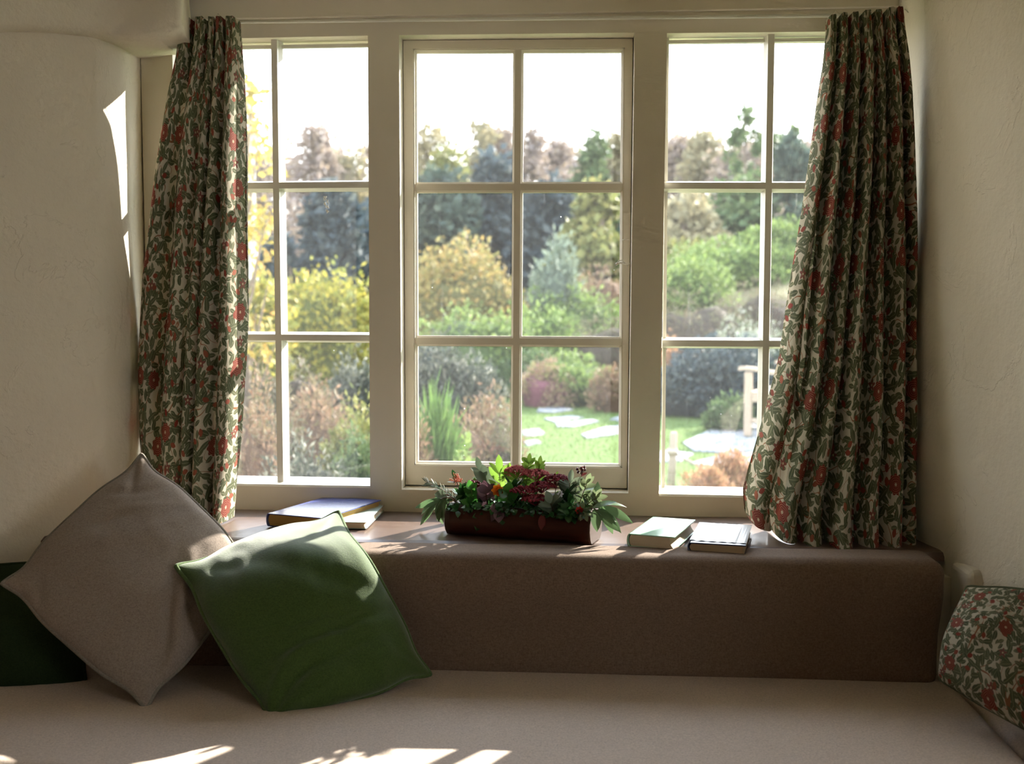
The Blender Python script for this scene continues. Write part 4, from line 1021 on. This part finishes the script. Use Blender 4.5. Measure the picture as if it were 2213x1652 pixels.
# grass blades on the lawn
rg=np.random.default_rng(5); n=42000
yy=rg.uniform(4.2,14.0,n); xx=rg.uniform(-1.3,5.5,n); k=(xx>-1.0+rg.normal(size=n)*.15-(yy-7)*.1); xx=xx[k];yy=yy[k]; n=len(xx)
c=np.stack([xx,yy,np.array([gz(a,b) for a,b in zip(xx,yy)])-.004],1)
cl=Cloud(); d_=rg.normal(size=(n,3))*.35; d_[:,2]=1; L=rg.uniform(.02,.05,n); cl.quads(c,d_,rg.normal(size=(n,3)),L,L*.16)
gr_root=empty('lawn_grass',(1.5,9,-.13)); cl.build('blades',LMAT('lawn',[(.075,.12,.032),(.11,.165,.048),(.15,.19,.065)],.5),gr_root); tag(gr_root,'short lawn grass growing across the garden','grass',kind='stuff')

HE='heather mounds on the bank'
B=bush
# --- left bank, near
B('heather','brown heather mound low in the left window',"shrub",640,800,9.5,190,'heath',1800,.06,aspect=.35,up=.4)
B('heather','dark heather hump with grey tips beside the left mullion',"shrub",770,770,9.0,150,'silver',1900,.06,aspect=.35,up=.4)
B('heather','rust-tinted heather in the lower left pane',"shrub",690,850,7.6,210,'rust',2200,.05,aspect=.3,up=.5)
B('heather','olive heather spilling down behind the mullion',"shrub",770,880,6.9,170,'olive',2000,.05,aspect=.35,up=.4)
B('heather','grey-brown heather nearest the house at lower left',"shrub",600,900,6.6,170,'heath',2000,.045,aspect=.3,up=.5)
B('heather','low green heather at the foot of the left window',"shrub",770,950,5.9,150,'mid',1800,.04,aspect=.35,up=.4)
B('heather','dusky low heather at the bottom of the left window',"shrub",660,965,5.6,200,'silver',2000,.04,aspect=.35,up=.4)
B('heather','reddish low plants right beside the left curtain edge',"shrub",560,850,6.2,110,'rust',1500,.04,aspect=.3,up=.5)
# --- centre left pane
B('mugo_pine','dark spreading pine with silvery shoots in the lower centre-left pane','shrub',975,748,9.0,240,'silver',3600,.075,aspect=.28,up=.3,seed=4)
B('mugo_pine','darker pine hump behind the silvery one','shrub',905,765,9.8,150,'navy',2200,.08,aspect=.3,up=.3)
B('heather','rusty heather clump right of the dark pine',"shrub",1060,850,8.2,150,'rust',2000,.05,aspect=.28,up=.5)
B('heather','pinkish heather clump low in the centre-left pane',"shrub",1000,905,6.9,190,'rust',2200,.045,aspect=.28,up=.5)
B('heather','brown-green heather next to the centre glazing bar',"shrub",1085,905,7.0,120,'heath',1700,.045,aspect=.28,up=.5)
B('ornamental_grass','upright green grass tuft at the left of the centre casement','grass clump',935,890,6.2,95,'grass',1300,.20,aspect=.05,up=2.2,core=False)
B('heather','tawny heather at the left stile of the casement',"shrub",905,905,6.0,90,'rust',1300,.045,aspect=.28,up=.6)
B('low_plant','lime green leafy plant just above the casement bottom rail','plant',1010,985,5.4,120,'bright',900,.05,aspect=.6)
# --- mid distance
B('golden_shrub','yellow-green shrub filling the middle left pane','shrub',705,588,14.5,270,'gold',5200,.085,aspect=.6,up=.1,seed=3,lobes=30)
B('golden_shrub','amber and gold shrub in the middle centre-left pane','shrub',1000,535,20,310,'amber',5600,.10,aspect=.6,up=.1,lobes=30)
B('golden_shrub','small golden bush at the far left behind the curtain edge','shrub',560,610,13,150,'gold',1600,.11,aspect=.6)
B('evergreen_hedge','bright green low hedge mound below the gold shrub','hedge',1010,655,16,320,'bright',3200,.08,aspect=.5,flat=.8)
B('evergreen_hedge','bright green mound rising in the centre-right pane','hedge',1235,620,19,300,'bright',3400,.09,aspect=.5)
B('evergreen_hedge','lower lime-tipped hedge mound behind the heather','hedge',1165,668,16.5,230,'bright',2400,.08,aspect=.5)
B('heather','grey-brown heather sweep beneath the bright hedge',"shrub",1290,682,17,260,'heath',2200,.06,aspect=.3,up=.4)
B('grey_shrub','rounded blue-green shrub in the middle centre-right pane','shrub',1200,532,19,120,'greyg',2600,.13,aspect=.3,up=.8)
B('heather','pinkish dry heather ridge above the bright hedge',"shrub",1290,585,20,170,'rust',1500,.09,aspect=.3,up=.5)
B('pink_shrub','pink-tipped bush in the lower centre-right pane','shrub',1180,785,14.0,150,'pinkg',2600,.06,aspect=.4,up=.3)
B('green_shrub','rounded green bush beside the stepping stones','shrub',1240,772,14.2,220,'bright',3600,.06,aspect=.5,up=.1)
B('pink_shrub','rust-flecked bush against the right stile of the casement','shrub',1330,800,13.4,120,'rust',2000,.06,aspect=.4,up=.3)
B('green_shrub','dark green mass behind the pink-tipped bush','shrub',1150,758,15.2,190,'mid',2400,.07,aspect=.5)
# --- right pane
B('dark_hedge','dark evergreen hedge across the lower right window','hedge',1540,752,13.2,300,'navy',4200,.085,aspect=.5,seed=9)
B('dark_hedge','dark hedge end nearer the bench','hedge',1690,765,13.4,170,'dark',2200,.085,aspect=.5)
B('green_shrub','small leafy green clump left of the bench leg','shrub',1575,862,11.6,110,'mid',1300,.06,aspect=.4,up=.5)
B('heather','orange-tinted heather at the left edge of the right window',"shrub",1445,735,13.5,70,'orange',900,.06,aspect=.3,up=.4)
B('heather','brown heather sweep in the middle of the right window',"shrub",1510,642,18,280,'heath',3000,.07,aspect=.3,up=.4)
B('heather','second brown heather sweep further right',"shrub",1640,614,19,240,'heath',2600,.07,aspect=.3,up=.4)
B('white_heather','white-flowering heather in the right window','shrub',1610,684,16,210,'white',2600,.05,aspect=.3,up=.4)
B('evergreen_hedge','bright green bank at the left of the right window','hedge',1475,562,21,240,'bright',3000,.11,aspect=.5)
B('evergreen_hedge','bright green bank climbing to the right','hedge',1580,522,24,270,'bright',3400,.12,aspect=.5)
B('evergreen_hedge','topmost green bank by the right curtain','hedge',1690,490,25,220,'bright',2800,.13,aspect=.5)
B('evergreen_hedge','olive green bank behind the bright one','hedge',1500,528,27,230,'olive',2200,.14,aspect=.5)
B('orange_heather','orange heather in front of the paving','shrub',1590,985,7.4,120,'orange',2400,.045,aspect=.28,up=.9,core=False)
B('orange_heather','low orange heather beside the rope post','shrub',1520,1020,6.9,110,'orange',2000,.04,aspect=.28,up=.8,core=False)
# --- trees, mid
T=tree
T('maple_tree','yellow-leaved tree half hidden by the left curtain',515,90,9.5,320,'yellowt',700,.075,.07,.22,seed=12,lobes=40,aspect=.6)
T('birch_tree','pale birch stem beside the left curtain',541,150,14,60,'yellowt',300,.10,.085,.5,bark='palebark',seed=3,cat='tree')
T('green_tree','green tree with orange tips in the middle centre-right pane',1300,402,26,260,'olive',4200,.22,.18,.05,seed=8,aspect=.7)
T('green_tree','golden-green tree left of the right window centre',1480,420,30,200,'goldt',2800,.26,.18,.05)
T('green_tree','dull green tree behind the bright bank',1590,400,34,240,'mid',3000,.30,.2,.05)
T('dark_tree','dark evergreen filling the middle left pane',720,392,27,260,'navy',5200,.26,.25,.02,seed=5,lobes=34)
T('dark_tree','dark evergreen behind the gold shrub at left',620,470,26,170,'navy',3000,.26,.25,.02,lobes=30)
T('dark_tree','broad dark evergreen in the middle centre-left pane',950,385,31,300,'dark',5200,.30,.25,.02,lobes=34,seed=6)
T('dark_tree','dark evergreen against the centre glazing bar',1070,350,32,230,'navy',5200,.30,.25,.02,lobes=34,seed=7)
T('dark_tree','dark evergreen right of the centre glazing bar',1190,372,33,230,'navy',5200,.30,.25,.02,lobes=34,seed=17)
T('dark_tree','dark evergreen between the left mullion and casement',850,395,32,200,'navy',3500,.30,.25,.02,lobes=30)
T('dark_tree','dark rounded tree by the right curtain',1715,300,34,130,'dark',3400,.30,.2,.03,lobes=26)
T('dark_tree','dark evergreen behind the second mullion',1400,420,34,180,'dark',2600,.30,.2,.03,lobes=26)
# --- far wood
FT='autumn trees of the far wood'
far=[('far brown birch wood just right of the left curtain',560,300,150,'brownt',46,.8),
('far rust-topped tree in the upper left pane',680,262,130,'brownt',48,1),
('far orange-brown tree near the left mullion',740,272,120,'goldt',50,1),
('far mauve-brown tree behind the left mullion',810,285,130,'brownt',52,1),
('far olive tree at the left of the upper centre pane',925,245,130,'goldt',48,1),
('low green-gold tree in the upper centre-left pane',965,300,110,'olive',46,1),
('tall pale gold tree near the centre glazing bar',1040,232,80,'goldt',50,1),
('brown tree just left of the centre glazing bar',1085,262,90,'brownt',52,1),
('slim brown tree right of the centre glazing bar',1150,256,70,'brownt',50,1),
('low mauve-brown tree in the upper centre-right pane',1205,292,120,'brownt',54,1),
('grey-green pointed tree in the upper centre-right pane',1282,262,85,'mid',48,1),
('gold-brown tree at the right of the centre casement',1335,275,100,'goldt',52,1),
('mauve-brown tree behind the second mullion',1400,275,120,'brownt',52,1),
('brown tree at the left of the upper right pane',1465,275,120,'brownt',50,1),
('low golden tree in the upper right pane',1530,285,120,'goldt',48,1),
('russet tree under the tall one in the upper right pane',1600,300,130,'brownt',46,1),
('grey-green tree behind the right glazing bar',1660,285,110,'mid',50,1),
('hazy tree beside the right curtain',1760,290,130,'brownt',54,1)]
for lab,px,top,w,pal,dist,_ in far:
    T('autumn_tree',lab,px,top,dist,w*1.75,pal,5200,.27,.14,.0,lobes=70,aspect=.5)
for lab,px,top,pal in (('lower brown backdrop tree behind the left curtain edge',600,318,'brownt'),('lower mauve tree filling the gap left of the first mullion',740,312,'brownt'),('lower brown tree behind the casement left stile',880,300,'brownt'),
 ('lower olive tree in the dip of the centre-left skyline',1000,318,'olive'),('lower brown tree behind the centre glazing bar',1120,310,'brownt'),('lower grey-brown tree in the dip of the centre-right skyline',1240,322,'brownt'),('lower gold tree behind the casement right stile',1370,305,'goldt'),
 ('lower brown tree left in the upper right pane',1490,305,'brownt'),('lower brown tree behind the right glazing bar',1630,312,'brownt'),('lower brown tree behind the right curtain edge',1760,318,'brownt')):
    T('autumn_tree',lab,px,top,62,300,pal,5200,.36,.16,.0,lobes=60,aspect=.5)
T('tall_tree','tall sparse tree standing above the wood in the upper right pane',1612,222,40,125,'mid',1300,.19,.12,.35,lobes=22,seed=21)
T('tall_tree','thin leaning sapling crown beside the right glazing bar',1702,240,38,40,'mid',350,.22,.05,.6,lobes=6,lean=.03)
# --- stones
M['stone']=m_plaster('grey_flagstone',(.155,.16,.175),(.21,.215,.23),.6)
def slab(name,label,pts,th=.03,cat='stepping stone',group=None):
    P0=[onZ(px,py,-.125) for px,py in pts]; 
    P0=[np.array([p[0],p[1],gz(p[0],p[1])+.004]) for p in P0]; zt_=max(p[2] for p in P0)
    top=[(p[0],p[1],zt_+.012) for p in P0]; bot=[(p[0],p[1],zt_-th-.03) for p in P0]; m=len(P0)
    mb=MB(); mb.add(top+bot,[tuple(range(m)),tuple(range(m,2*m))[::-1]]+[(i,m+i,m+(i+1)%m,(i+1)%m) for i in range(m)])
    o=mb.build(name,M['stone'],bevel=.008); tag(o,label,cat,group)
for lab,pts in (('grey stepping stone furthest up the path',[(1165,884),(1215,882),(1240,888),(1195,894),(1160,892)]),
 ('stepping stone with a curved left end near the bush',[(1175,906),(1235,900),(1262,904),(1200,914)]),
 ('long flat stepping stone in the middle of the path',[(1200,917),(1280,908),(1296,912),(1235,924),(1205,924)]),
 ('small stone at the lower left of the path',[(1128,932),(1165,928),(1178,938),(1150,944),(1130,942)]),
 ('large pale stepping stone nearest the casement stile',[(1256,940),(1300,926),(1345,920),(1360,926),(1330,940),(1268,949)]),
 ('grey stone at the foot of the left bank',[(1060,996),(1100,984),(1130,990),(1100,1002)]),
 ('small stone by the lower left edge of the lawn',[(1130,956),(1160,952),(1170,958),(1140,964)]),
 ('dark stone tucked under the right bush',[(1318,908),(1362,894),(1390,900),(1345,912)])):
    slab('stepping_stone',lab,pts)
for lab,pts in (('large pale paving slab in the middle right window',[(1475,958),(1540,928),(1640,922),(1720,935),(1690,972),(1560,980),(1500,976)]),
 ('paving slab under the bench leg',[(1545,926),(1600,915),(1740,915),(1760,932),(1645,920)]),
 ('front paving slab behind the orange heather',[(1490,1003),(1560,984),(1690,976),(1760,985),(1740,1010),(1580,1012)]),
 ('paving slab at the left edge of the right window',[(1395,985),(1440,975),(1500,982),(1470,998),(1410,1000)]),
 ('narrow slab at the far side of the paving',[(1550,912),(1600,908),(1680,910),(1700,913),(1600,914)])):
    slab('paving_slab',lab,pts,cat='paving slab')
# --- bench, end view
M['bench']=m_flat('weathered_teak',(.36,.29,.22),.8,.2,scale=25)
bd=10.6
f0=onZ(1616,938,-.09); bx=f0[0]; by=f0[1]; zg=-.108
br=empty('garden_bench',(bx,by,zg)); br.rotation_euler=(0,0,R(-24))
def bpart(name,*b):
    mb=MB(); mb.box(*[v+o for v,o in zip(b,(bx,bx,by,by,zg,zg))]); return mb.build(name,M['bench'],br,bevel=.006)
for yy0 in (0,1.35):
    bpart('leg',-.035,.035,yy0-.03,yy0+.03,0,.62); bpart('leg',.46,.53,yy0-.03,yy0+.03,0,.92)
    bpart('side_rail',.035,.46,yy0-.02,yy0+.02,.33,.41); bpart('side_rail',.035,.46,yy0-.02,yy0+.02,.13,.17)
    mb=MB(); P=[]
    for i in range(12):
        a=-.09+.60*i/11; zz=.62+.018*math.sin(i/11*6.28+.9)
        for dy,dz in ((-.04,0),(.04,0),(.04,.035),(-.04,.035)): P.append((bx+a,by+yy0+dy,zg+zz+dz))
    mb.grid(P,4,12,close=True); n_=len(P); mb.f+=[(0,1,2,3),(n_-1,n_-2,n_-3,n_-4)]; mb.build('armrest',M['bench'],br)
for i in range(6): bpart('seat_slat',.0+.078*i,.065+.078*i,-.02,1.37,.41,.432)
for i in range(12): bpart('back_slat',.49,.51,.10+.108*i,.15+.108*i,.46,.86)
bpart('top_rail',.465,.535,.03,1.32,.86,.93); bpart('back_rail',.475,.525,.03,1.32,.42,.47)
tag(br,'weathered wooden garden bench seen end-on behind the right curtain','bench')
# --- rope post
M['post']=m_flat('grey_post',(.30,.26,.21),.85,.1,scale=20); M['rope']=m_flat('hemp_rope',(.34,.30,.25),.9,.1,scale=90)
pd=onZ(1452,1068,-.13); 
def post(p,label,h=.52):
    r=empty('rope_post',(p[0],p[1],gz(p[0],p[1])-.02)); z0=gz(p[0],p[1])-.02; mb=MB(); mb.tube([(p[0]-.01,p[1],z0),(p[0],p[1],z0+h*.5),(p[0]+.008,p[1],z0+h-.01),(p[0]+.008,p[1],z0+h)],[.030,.027,.024,.019],12); mb.build('shaft',M['post'],r,smooth=True)
    mb=MB(); mb.tube([(p[0]+.0,p[1],z0+h*.66),(p[0]+.0,p[1],z0+h*.74)],[.038,.036],12); mb.build('rope_turns',M['rope'],r,smooth=True)
    tag(r,label,'post'); return np.array([p[0],p[1],z0+h*.70])
hh=(onY(1462,934,pd[1])[2]-gz(pd[0],pd[1])+.02)
a=post(pd,'short grey wooden post at the left of the right window',hh)
p2=np.array([pd[0]+1.55,pd[1]-.35,0]); b2=post(p2,'second rope post further right behind the curtain',.5)
mb=MB(); mb.tube([a+(b2-a)*t-np.array([0,0,.25*4*t*(1-t)]) for t in np.linspace(0,1,18)],.0085,8); o=mb.build('rope',M['rope'],smooth=True); tag(o,'sagging rope running right from the short post','rope')

# ------------------------------------------------------------------ light
w=bpy.data.worlds.new('sky'); SC.world=w; w.use_nodes=True; nt=w.node_tree; nt.nodes.clear()
ou=nt.nodes.new('ShaderNodeOutputWorld'); bg=nt.nodes.new('ShaderNodeBackground'); tc=nt.nodes.new('ShaderNodeTexCoord'); sx=nt.nodes.new('ShaderNodeSeparateXYZ'); cr_=nt.nodes.new('ShaderNodeValToRGB')
nt.links.new(tc.outputs['Generated'],sx.inputs[0]); nt.links.new(sx.outputs[2],cr_.inputs[0]); e=cr_.color_ramp.elements; e[0].position=0; e[0].color=(1,.985,.96,1); e[1].position=.7; e[1].color=(.70,.82,1,1)
nt.links.new(cr_.outputs[0],bg.inputs[0]); bg.inputs[1].default_value=4.2; nt.links.new(bg.outputs[0],ou.inputs[0])
sd=Vector((-.728,-1.053,-.67))
l=bpy.data.lights.new('sun','SUN'); l.energy=15.; l.color=(1,.93,.82); l.angle=R(.6); lo=bpy.data.objects.new('sun',l); COL.objects.link(lo); lo.rotation_euler=sd.to_track_quat('-Z','Y').to_euler(); lo.location=(8,12,8)
# added fill lamp in the made-up side window, brightens the room
l=bpy.data.lights.new('added_fill_light','AREA'); l.shape='RECTANGLE'; l.size=.98; l.size_y=1.08; l.energy=2.5; l.color=(.92,.96,1); lo=bpy.data.objects.new('added_fill_light',l); COL.objects.link(lo); lo.location=(2.65,-3.0,1.4); lo.rotation_euler=(0,R(90),0)
# skylight entering by the alcove window
SC.view_settings.view_transform='Standard'; SC.view_settings.look='None'; SC.view_settings.gamma=1; SC.view_settings.use_curve_mapping=False
SC.view_settings.exposure=0.76
SC.cycles.max_bounces=7; SC.cycles.diffuse_bounces=4; SC.cycles.glossy_bounces=3; SC.cycles.transparent_max_bounces=14; SC.cycles.use_adaptive_sampling=True; SC.cycles.adaptive_threshold=.10; SC.cycles.adaptive_min_samples=16; SC.cycles.caustics_reflective=False; SC.cycles.sample_clamp_indirect=6
